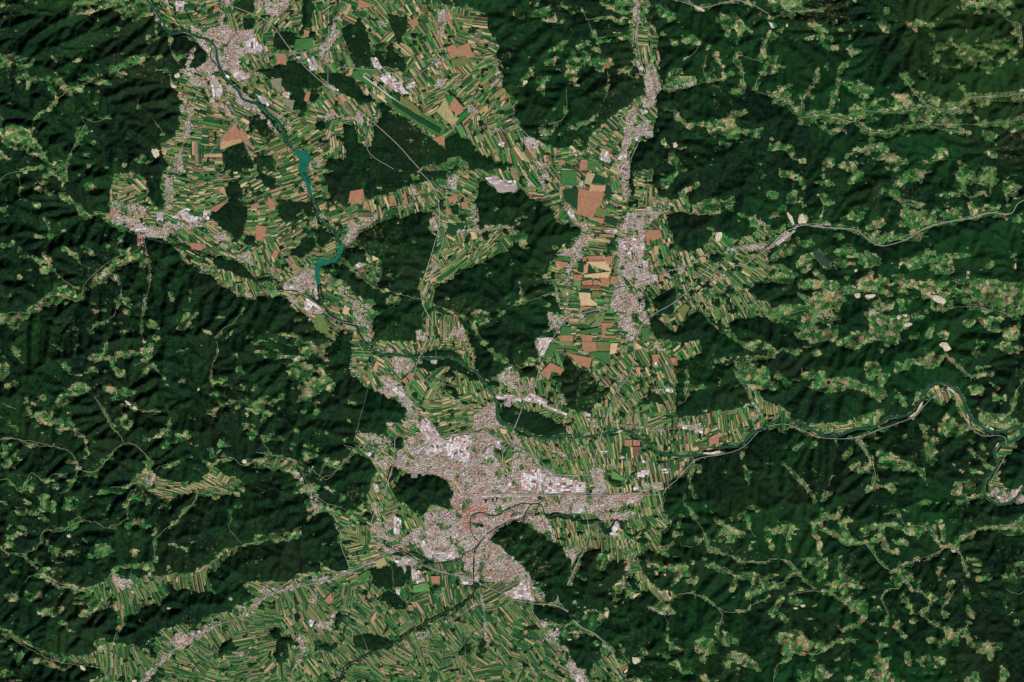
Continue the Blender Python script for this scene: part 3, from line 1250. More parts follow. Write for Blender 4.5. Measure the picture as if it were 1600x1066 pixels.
m 40 110,250 200,220 300,200 400,230 500,260 600,290 700,330
M .5 200,230 420,240 560,290 480,310 320,310 260,280
m 30 60,200 110,250
M .4 0,260 60,250 80,290 20,300
M .6 790,340 850,330 900,370 860,400
m 30 900,390 950,330
F 0,380 70,400 130,460 100,500 50,490 0,500
F 260,500 400,510 500,520 540,470 620,440 740,440 720,480 650,530 500,580 400,590 320,570
M .7 540,470 680,420 760,430 700,500 560,520
F 0,510 100,500 200,520 330,590 540,600 700,540 830,490 860,490 700,560 560,605 320,600 140,530 0,540
F 960,360 1000,290 1060,260 1140,290 1160,340 1080,390 1020,370
F 1140,290 1200,340 1260,450 1390,560 1370,590 1270,550 1200,450
M .6 1060,500 1120,440 1170,500 1270,540 1160,590 1060,590
M .6 1320,440 1440,430 1600,480 1590,540 1450,550 1330,500
M .7 940,520 970,530 980,570
m 30 980,580 1000,680 1010,740
M .5 960,620 1060,580 1040,680 1000,700
m 14 550,600 620,700 660,790 660,900
M .5 680,680 750,700 880,750 960,800 980,860 860,790 780,800 680,790
M .6 500,780 600,700 640,780 620,820 530,810
M .5 460,700 520,650 530,690 480,740
m 18 370,900 390,850 410,830
m 24 340,980 350,940 380,935
m 20 430,620 430,650
m 20 160,660 190,640
m 20 270,640 290,630
m 14 90,760 160,820 220,890 290,990
M .5 560,890 660,890 650,940 580,940
m 30 750,910 780,940
M .5 1160,870 1250,850 1290,900 1220,930 1160,940
m 20 1150,940 1230,960
m 14 1180,1010 1320,960
M .5 1240,620 1290,620 1280,650
m 20 1250,680 1330,730 1400,790
m 14 1330,650 1360,690
F 1400,700 1420,640 1530,640 1500,710 1440,740
F 1360,900 1400,830 1450,800 1450,880 1500,930 1500,980 1400,970
M .6 1460,570 1550,560 1590,590 1500,610
M .3 900,980 1020,990 1000,1030 930,1020
M .3 300,1040 400,1050 500,1000 510,1066 300,1066
M .3 1240,740 1340,820 1360,830 1260,820
U .8 1400,900 1460,920 1480,950 1590,890 1600,1020 1500,1000 1440,990 1380,960
U .5 1000,340 1080,310 1150,330 1120,360 1060,370
U .4 1330,460 1400,440 1400,480
U .4 400,520 500,530 400,560
u 14 560,590 600,640
u 12 260,520 400,520
u 8 610,700 650,770
u 16 1490,700 1470,760
B .9 1340,525 1370,520 1410,545 1400,555
B .8 1560,980 1600,960 1600,1000 1570,1000
B .8 1430,960 1480,980 1450,990
R 20 0,510 60,495 130,490 200,505 260,540 340,585 430,590 500,560 560,540 640,540 700,510 760,475 860,465 910,440 940,400 960,330 1000,280 1060,255 1120,265 1180,300 1220,360 1240,420 1270,480 1330,530 1400,570 1470,560 1540,540 1590,560 1580,590 1520,625 1440,640 1410,690 1430,740 1440,770 1400,820 1350,870 1345,940 1380,985 1440,1015 1510,1005 1560,960 1600,910
Q 870,470 930,440 940,400 960,370 945,430 900,475
Q 1070,0 1120,5 1140,35 1110,60 1075,30
Q 1110,280 1150,300 1160,320 1130,300
S straw 1160,320 1180,320 1205,370 1215,400 1190,360
S cream 1035,275 1060,275 1060,300 1040,300
Q 1440,632 1425,640 1415,665 1430,650
r 5 0,525 110,515 220,555 340,600 540,600 700,545 860,490 920,460 1000,370 1100,300 1160,330 1220,470 1300,570 1360,590 1440,585 1480,610 1480,700 1430,800 1390,880 1400,950 1460,1010
r 3 550,600 620,700 660,790 660,900
r 3 1100,70 1220,175 1290,240
r 2 1320,960 1180,1010
O 85 30,440
O 85 380,550
O 60 620,480
O 70 1020,310
O 80 100,515
O 70 1220,420
O 5 1450,690
@ 0 800 4
M .7 50,60 140,50 170,130 190,190 130,180 80,240 40,190
M .5 160,0 240,0 310,20 320,70 240,40 160,30
m 12 0,210 50,250 120,260 210,240 260,190 260,140 290,110 340,125 400,110 430,95 480,70 540,50 600,60 660,90 700,100 760,70 800,40 810,0
m 26 450,90 480,40 520,40
m 40 860,40 880,60
m 24 800,80 815,110
M .6 900,80 980,60 1010,90 990,150 900,120
m 16 1150,0 1120,50 1030,110 990,150 970,200 980,300
M .5 440,200 520,150 560,200 500,220
M .7 310,210 380,210 380,240 560,250 440,270 430,320 350,320 320,280
M .6 210,280 290,290 270,330 220,320
M .6 620,200 660,180 700,220 860,220 860,290 800,260 700,270 600,320 530,320
M .5 0,260 100,320 140,330 150,410 60,350 0,320
M .4 500,380 640,350 520,390
m 14 150,260 180,300 240,350 320,410 360,440
m 24 165,430 190,400 250,390 320,430 360,460 440,470
M .8 330,450 420,450 540,470 560,520 700,520 750,580 690,600 560,650 500,640 520,570 460,590 440,560 500,520 430,480 340,480
M .6 160,490 270,500 260,530 190,560
M .6 30,520 130,490 130,550 60,550
M .5 0,600 90,610 90,640 0,640
M .7 170,600 280,610 380,570 440,600 340,650 440,700 490,730 480,750 400,720 300,660
M .5 240,670 310,680 270,700
M .5 570,690 620,670 660,710 600,710
F 640,430 720,390 830,400 960,400 1100,390 1230,380 1340,290 1400,240 1480,210 1480,250 1390,310 1290,410 1340,480 1370,520 1240,470 1200,480 1200,520 1180,470 1100,480 1050,530 960,580 880,580 880,630 820,640 790,660 760,740 740,640 700,590 560,520 600,460
m 20 1480,210 1600,190
m 12 1440,0 1450,50 1440,100 1510,200
W 1020,440 1050,430 1100,480 1090,520 1060,500
M .6 1210,300 1280,300 1240,370
M .4 700,340 960,300 960,390 700,390
m 40 540,480 620,500
m 14 770,700 730,770 710,810
F 0,710 80,750 180,820 280,870 400,910 560,880 640,860 600,820 620,780 700,830 830,820 880,860 940,800 1010,770 970,740 1060,730 1160,700 1220,750 1240,700 1290,660 1300,640 1400,640 1450,640 1460,590 1540,570 1600,520 1600,1066 560,1066 580,1000 640,970 500,950 420,950 300,890 190,840 80,790 0,750
F 1510,440 1600,430 1600,530 1560,500
W 1350,930 1370,840 1440,780 1465,820 1440,870 1390,910
W 1370,1000 1410,960 1430,990 1390,1010
W 940,850 990,880 980,920 940,900
W 770,930 790,910 810,940
W 860,820 920,810 940,850 880,850
W 480,960 620,970 640,1000 560,1066 200,1066 380,1000 440,980
W 1460,630 1490,615 1520,640 1500,655 1470,650
W 1180,710 1205,710 1205,740 1180,740
M .7 90,880 140,870 180,960 120,950
m 20 200,920 300,930 400,980 440,960
M .5 0,960 80,1000 170,1060 0,1066
M .6 360,870 440,820 440,900 370,900
m 16 0,790 60,820
M .6 590,780 680,790 660,860 600,870
M .5 1420,150 1440,160 1420,180
U .7 700,400 830,420 820,470 760,480 700,450
U .6 1040,810 1100,760 1260,740 1300,680 1340,660 1320,720 1200,790 1060,860
U .5 1450,590 1540,580 1600,570 1600,600 1510,640
U .5 730,850 860,850 830,880 740,880
U .5 1360,950 1440,920 1430,960 1350,1030
U .4 0,720 60,760 160,800 120,810
U .4 1290,640 1420,640 1420,660 1260,670
u 24 1240,370 1290,340
u 16 640,440 670,430
u 16 920,400 940,380
u 18 430,470 490,470
u 16 310,640 330,620
u 22 1050,340 1070,380
u 20 880,1060 940,990 1060,870
B .8 810,490 840,490 850,510 830,510
B .8 1100,800 1150,790 1150,810 1110,820
B .8 1170,770 1250,735 1260,745 1190,780
B .8 910,1000 940,985 940,1010 920,1015
Q 425,140 445,140 445,160 430,160
Q 505,960 530,960 535,985 515,985
Q 1050,595 1065,595 1065,605 1050,605
Q 830,1045 855,1050 850,1064 830,1062
R 4 150,260 210,240 260,190 260,140 290,110 400,110
r 8 890,1066 960,990 1060,880 1180,800 1290,730 1400,690 1500,665 1560,620 1600,590
r 3 320,410 440,470 560,500
r 3 850,430 920,420 1000,400 1220,390 1330,310 1480,220 1600,190
r 3 0,720 100,800 200,860 330,920 470,950 640,970
r 2 760,540 770,700
r 2 860,920 900,1000
S magenta 1480,880 1520,870 1525,900 1480,900
S tan 1100,420 1110,400 1120,430 1105,440
O 60 950,490
O 80 780,600
O 85 1180,410
O 60 1300,750
O 40 1200,850
O -15 1550,850
O 60 1450,720
O 85 700,900
O 10 1100,1000
O -15 1580,1020
O 30 300,900
@ 400 800 4
F 460,0 1600,0 1600,1066 0,1066 0,440 40,410 100,440 240,430 260,380 380,380 440,410 390,300 480,350 560,370 580,330 560,250 520,160 490,50
W 0,0 320,0 300,50 230,120 100,150 0,150
m 50 370,0 300,70 270,110 200,160 50,160 0,180
W 400,0 480,10 500,60 490,150 540,210 570,300 560,370 500,370 440,350 400,300 380,290 400,380 260,390 240,430 130,440 100,430 0,440 0,200 100,190 200,190 270,150 300,100 350,40
W 1600,70 1530,80 1460,170 1530,210 1580,250 1570,310 1600,310
W 1000,0 1060,0 1050,20 1010,20
W 660,130 680,120 695,140 680,155
W 680,5 720,0 740,10 710,60 680,40
W 700,350 740,330 800,330 850,320 920,340 970,340 980,420 950,430 860,480 800,480 770,460
W 740,540 820,480 860,500 900,520 940,590 870,610 800,560
W 1080,460 1165,455 1165,520 1110,520
W 80,730 150,710 180,770 230,780 270,820 260,850 190,830 210,870 200,920 150,960 110,900 120,830 90,780
W 490,690 520,600 545,620 560,640 530,690 515,750 490,740
W 370,830 430,820 520,820 480,860 390,860
W 600,760 800,760 840,800 760,860 620,850
W 1260,880 1300,820 1340,820 1340,880 1290,900
w 14 760,180 850,220 1000,260 1080,310 1180,310 1260,300 1300,260 1390,220
w 10 1240,600 1300,570 1350,520
W 0,780 30,790 30,800 10,800
W 360,680 400,680 410,710 380,710
w 12 560,0 640,50 700,90
U .95 1060,0 1600,0 1600,60 1500,80 1440,130 1500,200 1560,260 1600,300 1600,380 1500,340 1420,400 1300,360 1280,260 1340,200 1240,260 1130,310 1090,240 1000,180 900,210 860,250 800,240 900,180 1000,100 1060,60
U .7 740,60 860,10 900,140 880,180 800,170 720,120
U .6 720,120 760,160 740,240 780,240 700,300 640,350 560,370 640,370 720,320 830,250 840,230
U .6 240,380 380,400 430,420 530,390 500,430 400,460 300,430
U .6 0,480 60,440 90,500 40,520
U .5 90,460 240,460 200,500 100,510
U .5 330,540 380,460 400,470 360,640 370,700 340,720
U .6 380,620 420,640 520,620 500,680 430,740 380,740
U .6 240,780 330,780 330,870 280,880
U .5 100,940 180,980 250,970 240,1010 170,1000
u 20 320,860 240,960
u 16 1080,760 940,830
u 14 1380,560 1240,660 1100,740 980,770
u 20 1400,520 1420,620 1440,750 1440,830
u 10 1440,720 1340,770 1200,780
U .7 1400,160 1600,320 1600,480 1500,400 1420,360 1380,240
U .6 1260,360 1340,400 1360,440 1280,450
U .7 840,260 1000,280 1000,340 880,330
U .4 560,40 620,100 560,120 520,60
U .4 540,600 600,600 560,640
B .9 860,10 910,60 880,150 860,110
B .95 1030,190 1070,175 1110,240 1100,290 1060,280
B .9 870,280 960,290 960,330 890,330
B .9 970,350 1030,370 1020,420 975,430
B .8 915,330 935,340 930,390
B .8 1000,430 1055,405 1060,440 1010,460
B .7 870,480 900,480 900,520 880,510
B .7 1290,430 1360,435 1350,455 1300,450
B .95 1550,500 1600,485 1600,535 1560,520
B .9 660,460 685,450 680,480 665,475
B .7 330,670 370,680 350,720 330,710
B .7 1110,250 1150,240 1280,260 1270,300 1130,310
S lgreen 980,460 1060,440 1090,490 985,503
S brown 950,580 980,580 985,615 955,615
S brown 1090,400 1150,400 1150,450 1100,440
S brown 430,550 470,500 480,560 450,570
S tan 720,660 750,620 750,660 725,700
S green 640,400 700,360 720,400 660,440
S straw 740,310 800,280 820,320 770,350
S brown 1460,370 1480,360 1480,395 1465,395
S olive 790,770 830,730 850,750 800,780
S dgreen 1510,600 1560,640 1520,660
S brown 775,970 800,970 795,990 775,990
R 6 760,180 850,225 900,250 1000,260 1080,310 1180,315 1280,290 1300,260 1380,220
r 8 0,575 90,510 240,470 380,440 470,420 600,370 740,300 850,240
r 7 740,0 720,90 740,180 850,235 920,255 1060,340 1160,375 1290,400 1370,430 1430,460 1520,500 1600,530
r 6 850,235 980,170 1100,80 1250,0
r 4 1430,150 1360,280
r 4 1430,150 1540,270 1600,320
r 4 480,0 530,120 530,200 580,330 580,370
r 3 1400,190 1400,520 1430,640 1450,800 1330,970
r 3 380,440 380,600 350,640 330,720
r 3 520,420 420,500 380,560
r 3 230,1066 240,960 320,860
r 3 560,1050 700,960 900,880 940,830 1080,770 1280,640 1380,560
r 2 660,390 780,520 740,590 720,700
r 2 850,330 860,480
r 2 1360,440 1380,480 1400,500
r 3 740,180 740,250
r 3 1280,200 1275,400
r 2 980,850 1040,1000 1130,960 1140,1066
r 2 740,900 800,1066
r 2 1170,800 1220,1066
O 20 600,150
O -20 640,240
O 70 180,590
O 20 60,620
O -15 600,450
O 55 470,520
O 60 720,540
O 25 600,650
O 60 750,720
O 60 1000,760
O 60 1280,680
O 80 1200,550
O 85 1120,420
O 65 400,900
O 55 600,850
O -40 30,900
O -10 60,680
O 15 850,980
O 5 900,1040
O 60 750,940
O 75 1250,950
O 80 1050,900
O -20 1480,1000
O 5 1100,850
O 30 1350,830
O -30 1530,550
O 60 1530,950
O 20 650,1000
O 55 330,1000
O 60 1480,700
O 85 200,880
@ 800 800 4
F 60,60 140,40 200,0 960,0 990,80 940,130 920,180 900,230 860,230 790,270 760,290 800,360 860,430 900,470 980,500 1040,510 1000,560 950,560 870,500 800,490 770,440 770,400 710,430 690,490 600,510 600,490 690,400 720,350 690,290 640,300 600,310 540,360 620,230 480,230 460,250 400,300 380,380 360,370 370,300 320,260 330,210 270,200 180,130
m 20 540,355 600,310 640,250
M .7 600,500 700,490 780,480 820,500 820,540 700,520 640,560
M .6 720,400 750,420 690,580
F 0,0 0,0 0,0
F 0,310 70,320 140,370 150,440 200,510 220,580 140,570 130,640 200,700 240,730 300,800 330,880 360,930 420,970 460,990 480,1066 0,1066
W 0,60 120,80 180,140 240,200 290,200 330,240 360,290 370,370 380,400 340,460 280,520 220,570 180,500 140,460 130,400 60,330 0,310
m 12 460,210 430,280 400,350 345,455
M .5 340,530 400,540 440,600 560,610 600,600 560,690 520,730 440,710 450,640 420,600
M .6 350,650 440,610 440,640 370,660
M .7 280,740 420,720 490,740 400,800 320,800
m 20 240,700 300,710 340,740
W 130,590 220,590 350,640 360,690 240,690 200,700 140,640
m 14 130,560 260,580 350,620
m 14 270,570 290,520
M .6 280,720 300,720 300,760
M .6 660,810 700,800 700,900 680,900
M .4 500,790 540,790 520,870
m 20 380,680 450,730 540,780 610,850 650,940
F 480,1000 500,960 560,900 570,830 600,850 650,920 720,940 720,1000 700,1066 560,1066 490,1040
W 545,1040 580,1030 600,1066 550,1066
M .6 720,1020 860,1030 860,1066 700,1066
m 20 700,840 700,900 730,930
M .6 780,850 830,810 900,820 850,860 860,900 820,910
m 20 900,820 880,830
M .7 840,300 920,300 970,390 960,410 920,360 900,420 900,370 930,340 880,330 840,350
M .5 980,340 1090,290 1090,350 1020,440 1000,470 1010,400
M .4 1100,280 1210,280 1120,320
M .6 1090,430 1150,400 1150,450 1110,450
m 20 1000,460 1040,400 1070,360
M .6 1140,150 1170,160 1170,200 1140,190
m 16 1120,0 1170,80 1210,150 1220,220 1300,260 1370,270 1440,310 1600,305
M .6 1190,120 1240,140 1310,90 1330,110 1240,160 1230,210 1200,190
m 24 1280,40 1320,70 1380,130 1450,140
m 24 1380,130 1350,180
M .5 1340,20 1480,0 1480,40 1350,50
m 14 1450,0 1480,90 1520,150
M .6 1470,140 1530,140 1520,190 1470,250 1480,180
m 20 1590,100 1600,200
m 24 1220,330 1300,350 1390,390 1470,400 1530,390
m 20 1390,390 1370,480
M .5 1480,400 1600,400 1600,470 1460,560 1450,520 1500,450
m 12 990,520 1040,520 1100,500 1200,530 1240,560 1280,600 1310,640 1290,700 1285,770 1330,820
m 12 1290,600 1370,625 1470,610 1490,580 1600,530
M .7 820,590 900,570 990,570 1010,640 940,620
m 14 370,660 360,650
m 10 920,560 960,660 970,730
M .6 940,750 1030,740 1000,860 960,800
m 20 1000,850 1050,860
M .75 1160,780 1200,760 1290,860 1240,900 1210,950 1180,930 1140,870
M .6 1300,740 1360,760 1420,830 1330,800
M .7 1360,880 1440,880 1480,900 1540,970 1550,1000 1480,960 1320,970
m 24 1320,940 1400,980
M .5 940,880 1020,890 1060,970 1140,970 1200,1010 1240,1060 1100,1030 980,960
M .5 940,1010 990,1010 990,1066 930,1066
m 10 1040,120 1010,180 940,250
m 12 1060,20 1010,150
m 16 840,0 845,80
M .6 930,140 980,80 970,130
m 14 900,230 960,260
m 40 560,260 570,265
m 14 830,1040 870,970
U .8 0,0 100,0 200,20 240,80 260,110 170,130 140,180 120,80 0,60
U .5 230,100 280,110 270,200 220,190 250,160
U .6 320,260 340,210 420,210 420,250 390,300 380,380 370,300
U .7 440,0 840,0 760,60 700,50 640,40 580,50 520,30
U .5 0,310 80,330 140,360 150,450 120,480 60,420 0,390
U .5 130,460 200,460 210,530 140,530
U .6 220,700 300,720 310,820 360,900 420,990 480,1030 460,1066 380,1040 300,880 210,800
U .4 300,720 340,740
U .4 380,740 480,740 400,780
U .4 680,140 780,180 740,200
U .5 840,420 900,450 990,540 960,550 880,480
U .4 470,210 620,220 500,230
U .4 780,250 860,190 840,240
U .4 700,220 780,260 820,380 780,320
u 12 690,280 720,380 690,470
u 14 450,600 540,620
u 16 860,590 980,640
u 12 1200,880 1200,940
u 12 1380,910 1460,900
B .95 0,490 60,430 110,470 130,550 0,540
B .9 620,80 650,50 680,110 630,120
B .9 620,130 660,130 660,155 620,150
B .8 225,85 245,85 250,110 230,110
B .9 380,1020 430,1010 450,1060 400,1060
Q 750,520 770,505 795,510 760,540
Q 750,915 780,900 800,935 760,945
Q 580,620 600,620 600,660 578,655
Q 705,980 720,980 715,1000 700,1000
Q 345,790 370,790 365,802 345,800
S red 290,140 350,110 360,130 350,125
S brown 70,740 95,735 90,765 75,760
R 11 200,0 220,20 300,10 360,40 450,60 540,55 560,90 590,115 620,100 650,50 690,90 720,140 760,150 800,120 840,100 845,60
R 5 940,130 990,80
r 7 460,0 480,120 460,200
r 7 455,220 410,310 345,455
r 7 0,545 130,570 260,580 330,610 350,625
r 7 380,670 440,720 520,760 610,850 650,930 690,1010 710,1030
r 4 260,580 285,560 285,520 300,570 350,625
r 4 0,310 80,400 130,500 130,620 210,720 280,830 360,960 450,1040
r 3 150,70 300,95 520,130 620,160
r 3 480,210 620,210 740,270 830,390 860,470 980,540
r 3 990,520 1100,505 1220,545 1285,605 1310,650 1285,720
r 2 1290,605 1370,625 1470,610
r 2 1120,0 1200,140 1230,225 1360,265 1440,310 1600,305
r 2 1050,190 1060,210 1130,215
O 80 400,150
O 85 700,210
O 50 880,120
O 60 150,900
O 85 120,880
O 5 50,950
O 30 200,950
O 60 60,650
O 20 80,780
@ 1200 800 4
M .6 60,40 150,70 130,100 60,100
M .6 0,120 60,90 100,110 20,140
m 24 130,90 120,130 110,180 120,240
m 30 10,180 20,220
m 20 240,40 300,60 350,20 440,10
M .4 260,0 460,0 440,30 330,40 250,50
m 24 280,90 290,140 320,190 320,260
M .5 420,50 470,60 520,160 450,160
m 24 320,110 400,130 470,180 600,190
m 24 480,40 520,50
M .4 560,100 650,70 700,80 620,120
m 24 700,80 700,140 720,200 760,250
m 20 640,180 700,160
m 24 760,250 800,240
M .55 720,70 790,60 860,80 1000,90 940,160 880,140 840,100 760,100
m 20 720,10 800,10 850,80 880,120
m 24 860,80 1000,95 1040,150 1060,190
M .4 980,80 1050,80 1040,130 1000,110
m 20 1080,60 1090,160
m 18 1060,190 1090,220 1150,215 1200,170 1270,130 1320,100
M .7 1290,100 1340,80 1430,90 1500,80 1480,130 1420,110 1350,100
M .85 1480,90 1560,60 1600,0 1600,140 1540,140 1480,110
M .7 1080,200 1190,200 1170,250 1100,240
m 14 1190,240 1220,310 1240,400
M .5 1220,250 1330,290 1330,330 1240,300
m 14 1090,230 1040,260 970,300 930,290 890,320 820,325 810,360 820,390
m 12 600,190 650,230 680,290 740,350 810,380
m 12 820,400 870,440 890,490
m 12 820,470 730,490 710,540 740,620 740,700
M .6 750,390 830,410 820,460 790,440
M .6 840,350 900,390 900,430 830,390
m 14 860,190 760,170
m 14 0,290 60,290 130,310 180,360 200,400 260,450 290,490 380,500 460,550 530,600
M .5 200,300 300,280 370,290 460,270 460,320 330,330 280,330
M .6 300,300 380,310 360,390 310,440 300,380
M .6 210,320 230,320 220,360
m 24 440,290 440,360 480,420 540,450 600,470
M .5 350,450 450,420 500,500 430,510
M .7 460,540 540,480 590,460 610,600 590,660 540,600
M .5 0,380 70,370 40,410 0,410
m 24 0,460 90,440 120,400 170,370
M .5 160,440 240,470 230,490 170,470
M .6 130,550 170,510 220,540 200,570 150,570
m 20 20,630 50,580 80,540
m 20 70,630 110,670
m 14 280,490 190,490 140,510
M .6 400,680 500,700 560,700 570,730 480,750 410,710
m 14 560,710 600,650
M .7 30,760 180,720 270,820 250,870 180,870 130,910 80,870 50,800
m 14 100,870 240,880 290,890 350,850 400,810 470,800 560,790
m 30 310,870 330,820
m 12 280,890 260,970
m 12 140,900 60,950 40,1000 30,1060
M .6 280,950 340,960 390,1000 450,960 450,980 340,1040 310,1066
M .5 180,980 270,1000 260,1066 180,1066
M .4 390,890 440,900 430,940
M .6 480,1010 560,1010 660,1066 480,1066
M .8 620,1000 700,970 760,1000 850,1050 840,1066 600,1066
M .6 650,890 690,860 700,920 760,900 740,960 690,970 650,930
M .4 640,760 750,840 700,860
m 14 700,820 700,860
M .4 600,490 680,510 650,540
M .6 670,580 740,620 720,640 620,600
M .6 770,640 840,680 820,730 780,710
m 20 880,580 900,630 980,620 1000,590 1010,540
M .5 890,480 1010,490 1040,540 1000,560 980,510
M .4 830,430 870,560 830,560
M .5 700,700 740,680 740,710
m 20 820,740 850,770
m 30 910,670 900,740
m 24 960,630 1000,680 1060,710 1160,750 1220,730 1250,690
m 20 1100,710 1120,780 1100,810
m 20 1150,750 1160,820
m 16 1220,740 1270,820 1340,850 1440,840
M .7 990,770 1040,790 1080,840 1010,840
M .5 980,720 1030,700 1010,750
m 30 1140,440 1110,530 1080,600 1100,640
m 26 1240,480 1260,520
m 24 1240,590 1260,640
M .4 1250,350 1320,360 1300,390
m 20 1300,420 1380,410
M .6 1330,470 1400,440 1480,480 1400,500 1350,530
m 16 1480,480 1560,510 1600,480
M .6 1460,560 1520,520 1560,520 1530,640 1550,690 1500,650 1470,640
M .4 1440,390 1530,370 1560,420
M .5 1270,820 1460,820 1380,890 1300,870
m 20 1380,860 1380,910
M .5 1220,990 1290,960 1320,1066 1220,1066
M .6 1430,980 1460,950 1500,1010 1470,1066 1430,1066
M .5 920,910 1000,880 1020,940 940,960
m 20 860,880 870,940
m 24 1050,910 1090,930
m 30 1520,610 1530,690
M .4 1560,740 1600,770
m 14 1590,330 1540,320
M .3 1040,340 1160,320 1140,380 1060,420
M .3 1010,50 1240,30 1240,60
U .4 1120,200 1170,200 1160,240 1120,240
u 14 1540,80 1580,20
u 10 100,800 130,830
u 10 700,960 730,980
u 8 340,290 360,300
u 8 1500,640 1530,600
B .8 1140,235 1170,235 1170,252 1150,252
B .8 330,483 360,483 360,495 330,495
Q 195,575 220,575 225,592 205,592
Q 160,595 180,595 180,605 160,605
S red 905,305 920,290 970,292 930,300
S dgreen 1440,120 1520,115 1500,140 1460,140
r 3 0,290 60,290 130,310 200,400 290,490
r 3 290,490 380,500 530,600
r 3 600,190 680,290 740,350 810,380
r 3 820,390 810,340 930,295 1040,260 1090,225 1150,215 1270,130 1350,95 1500,95 1560,60 1600,0
r 2 1200,240 1240,400
r 2 820,400 890,490
r 2 820,470 730,490 710,540 750,620
r 2 290,490 140,510
@ 600 640 4
W 60,500 90,430 140,400 200,410 260,400 340,410 410,450 430,510 420,570 400,630 350,600 280,600 250,660 210,640 150,590 80,570
m 30 440,570 450,600
w 20 560,670 580,690 620,740
w 12 550,690 570,660
U .95 330,350 700,330 760,420 880,380 1000,450 1000,640 880,640 700,780 800,860 940,1066 560,1066 560,880 420,900 180,860 300,800 240,700 420,640 480,560 420,440
M .9 690,240 740,200 900,290 830,420 760,400 740,330 690,300
F 750,260 900,290 990,330 1060,410 940,350 830,420 770,400
B .9 200,100 270,50 360,180 310,230
B .9 250,250 350,210 360,270 290,300
B .95 380,200 430,170 530,160 510,280 430,300 370,240
B .9 870,400 960,370 1010,420 1000,500 900,510 860,450
B .8 1000,420 1080,420 1080,510 1000,510
B .7 220,820 270,810 310,890 260,920
B .6 720,500 780,440 800,470 740,520
B .7 500,300 530,180 555,180 520,370
B .6 570,530 700,530 900,525 900,545 570,548
B .7 60,660 100,700 100,780 80,770
B .6 1420,530 1600,520 1600,540 1430,545
B .7 1410,720 1460,690 1470,740 1430,760
B .6 690,200 740,190 740,250 700,240
B .6 640,700 700,720 680,740
S red 510,650 560,620 620,630 650,660 590,665 550,700 545,760 510,740
S red 440,520 470,600 520,640 500,660 460,640
S oldpink 460,540 560,540 640,640 540,680 500,740 440,700 420,640
R 6 640,780 700,740 780,700 860,680 890,640 910,600 920,592
R 7 600,832 560,790 543,750 540,690 550,660 590,645 630,648 665,660 720,658 760,625 860,588 920,590 975,590 995,620 1000,650 1030,668 1080,650 1150,665 1220,695 1300,700 1340,690 1360,730 1385,752 1420,730 1450,690 1480,710 1500,750 1540,790 1600,770
R 9 630,790 600,832 570,870 562,960 560,1066
r 5 630,780 750,900 860,1010
r 5 640,770 660,830 820,960
r 5 60,870 200,800 330,710 460,640
r 5 370,180 500,158 680,175 800,220 960,310 1080,405 1270,408
r 5 0,520 60,360 100,300 200,250 370,180
r 4 520,380 560,180 560,80
r 4 500,530 900,528 1250,525 1430,520 1600,545
r 4 740,330 740,240 780,190 860,0
r 4 0,860 150,890 300,990 560,1060
r 3 620,900 480,900 480,1060
r 3 800,430 880,330
@ 0 800 4
u 30 890,1066 960,990 1060,880 1180,800 1290,730 1400,690 1500,660 1600,590
u 12 1130,740 1080,800
@ 400 800 4
u 26 0,570 90,500 240,460 380,430 470,410 600,360 740,290 850,240
u 14 380,440 360,600 340,720
@ 600 640 4
u 30 640,790 760,880 880,1010 960,1066
u 14 520,1066 700,1066
@ 800 800 4
u 30 0,320 60,400 100,470 130,560
u 30 200,690 260,790 320,850 360,940 430,1010 470,1060
@ 0 0 4
u 24 1290,560 1340,640 1400,660 1480,760
@ 400 800 4
M .5 1090,460 1170,460 1170,520 1110,520
@ 800 267 4
S brown 382,650 436,650 430,688 386,688
S dbrown 430,718 550,716 548,738 432,737
S olive 500,752 556,755 550,792 494,790
S brown 445,540 465,538 462,566 440,566
S brown 495,560 580,562 576,570 498,572
S olive 655,560 656,640 638,640 636,600
S dgreen 600,470 650,470 650,500 600,500
S brown 545,395 640,400 636,418 545,412
S green 430,1000 540,980 550,1010 440,1020
@ 400 800 4
R 9 1362,290 1360,420 1362,500 1330,540 1240,600 1150,640 1060,690 980,740 900,790 820,835 720,875 640,920 560,960 545,1000 520,1050 470,1062
r 2 1000,720 980,850
r 2 560,500 640,700 700,860
r 2 0,700 120,640 300,620 350,630
r 2 1300,700 1320,1066
r 2 900,880 1500,900 1600,860
@ 400 0 4
S dgreen 850,620 1000,720 1160,810 1150,840 1010,760 860,660
S olive 905,600 1010,670 1040,730 1000,715 900,640
@ 600 640 4
W 655,815 700,768 790,705 900,698 930,745 980,765 1060,830 1130,860 1100,900 1080,1066 935,1066 855,965 755,885
S oldpink 430,500 600,500 680,620 660,700 560,780 480,740 420,600
S red 500,640 545,600 640,610 665,665 600,670 560,700 550,775 515,770 495,700
"""
rng = np.random.default_rng(7)

def parse(txt):
    out = []; ox = oy = 0.0; s = 4.0
    for line in txt.strip().splitlines():
        t = line.split()
        if t[0] == '@':
            ox, oy, s = float(t[1]), float(t[2]), float(t[3]); continue
        pts = []; param = None
        for k in t[1:]:
            if ',' in k:
                a, b = k.split(','); pts.append((float(a) / s + ox, float(b) / s + oy))
            else: param = k
        pts = np.array(pts)
        if param is not None and param.replace('.', '').replace('-', '').isdigit():
            param = float(param)
            if t[0] in 'mwuRr': param = param / s
        if t[0] in ('M', 'F', 'W', 'U', 'B', 'L', 'Q', 'S'):
            if len(pts) < 3 or np.ptp(pts[:, 0]) < 0.5 or np.ptp(pts[:, 1]) < 0.5: continue
        if t[0] in ('m', 'w', 'u', 'R', 'r') and len(pts) < 2: continue
        out.append((t[0], param, pts))
    return out
ITEMS = parse(SURVEY)
YY, XX = np.mgrid[0:H, 0:W].astype(np.float32)

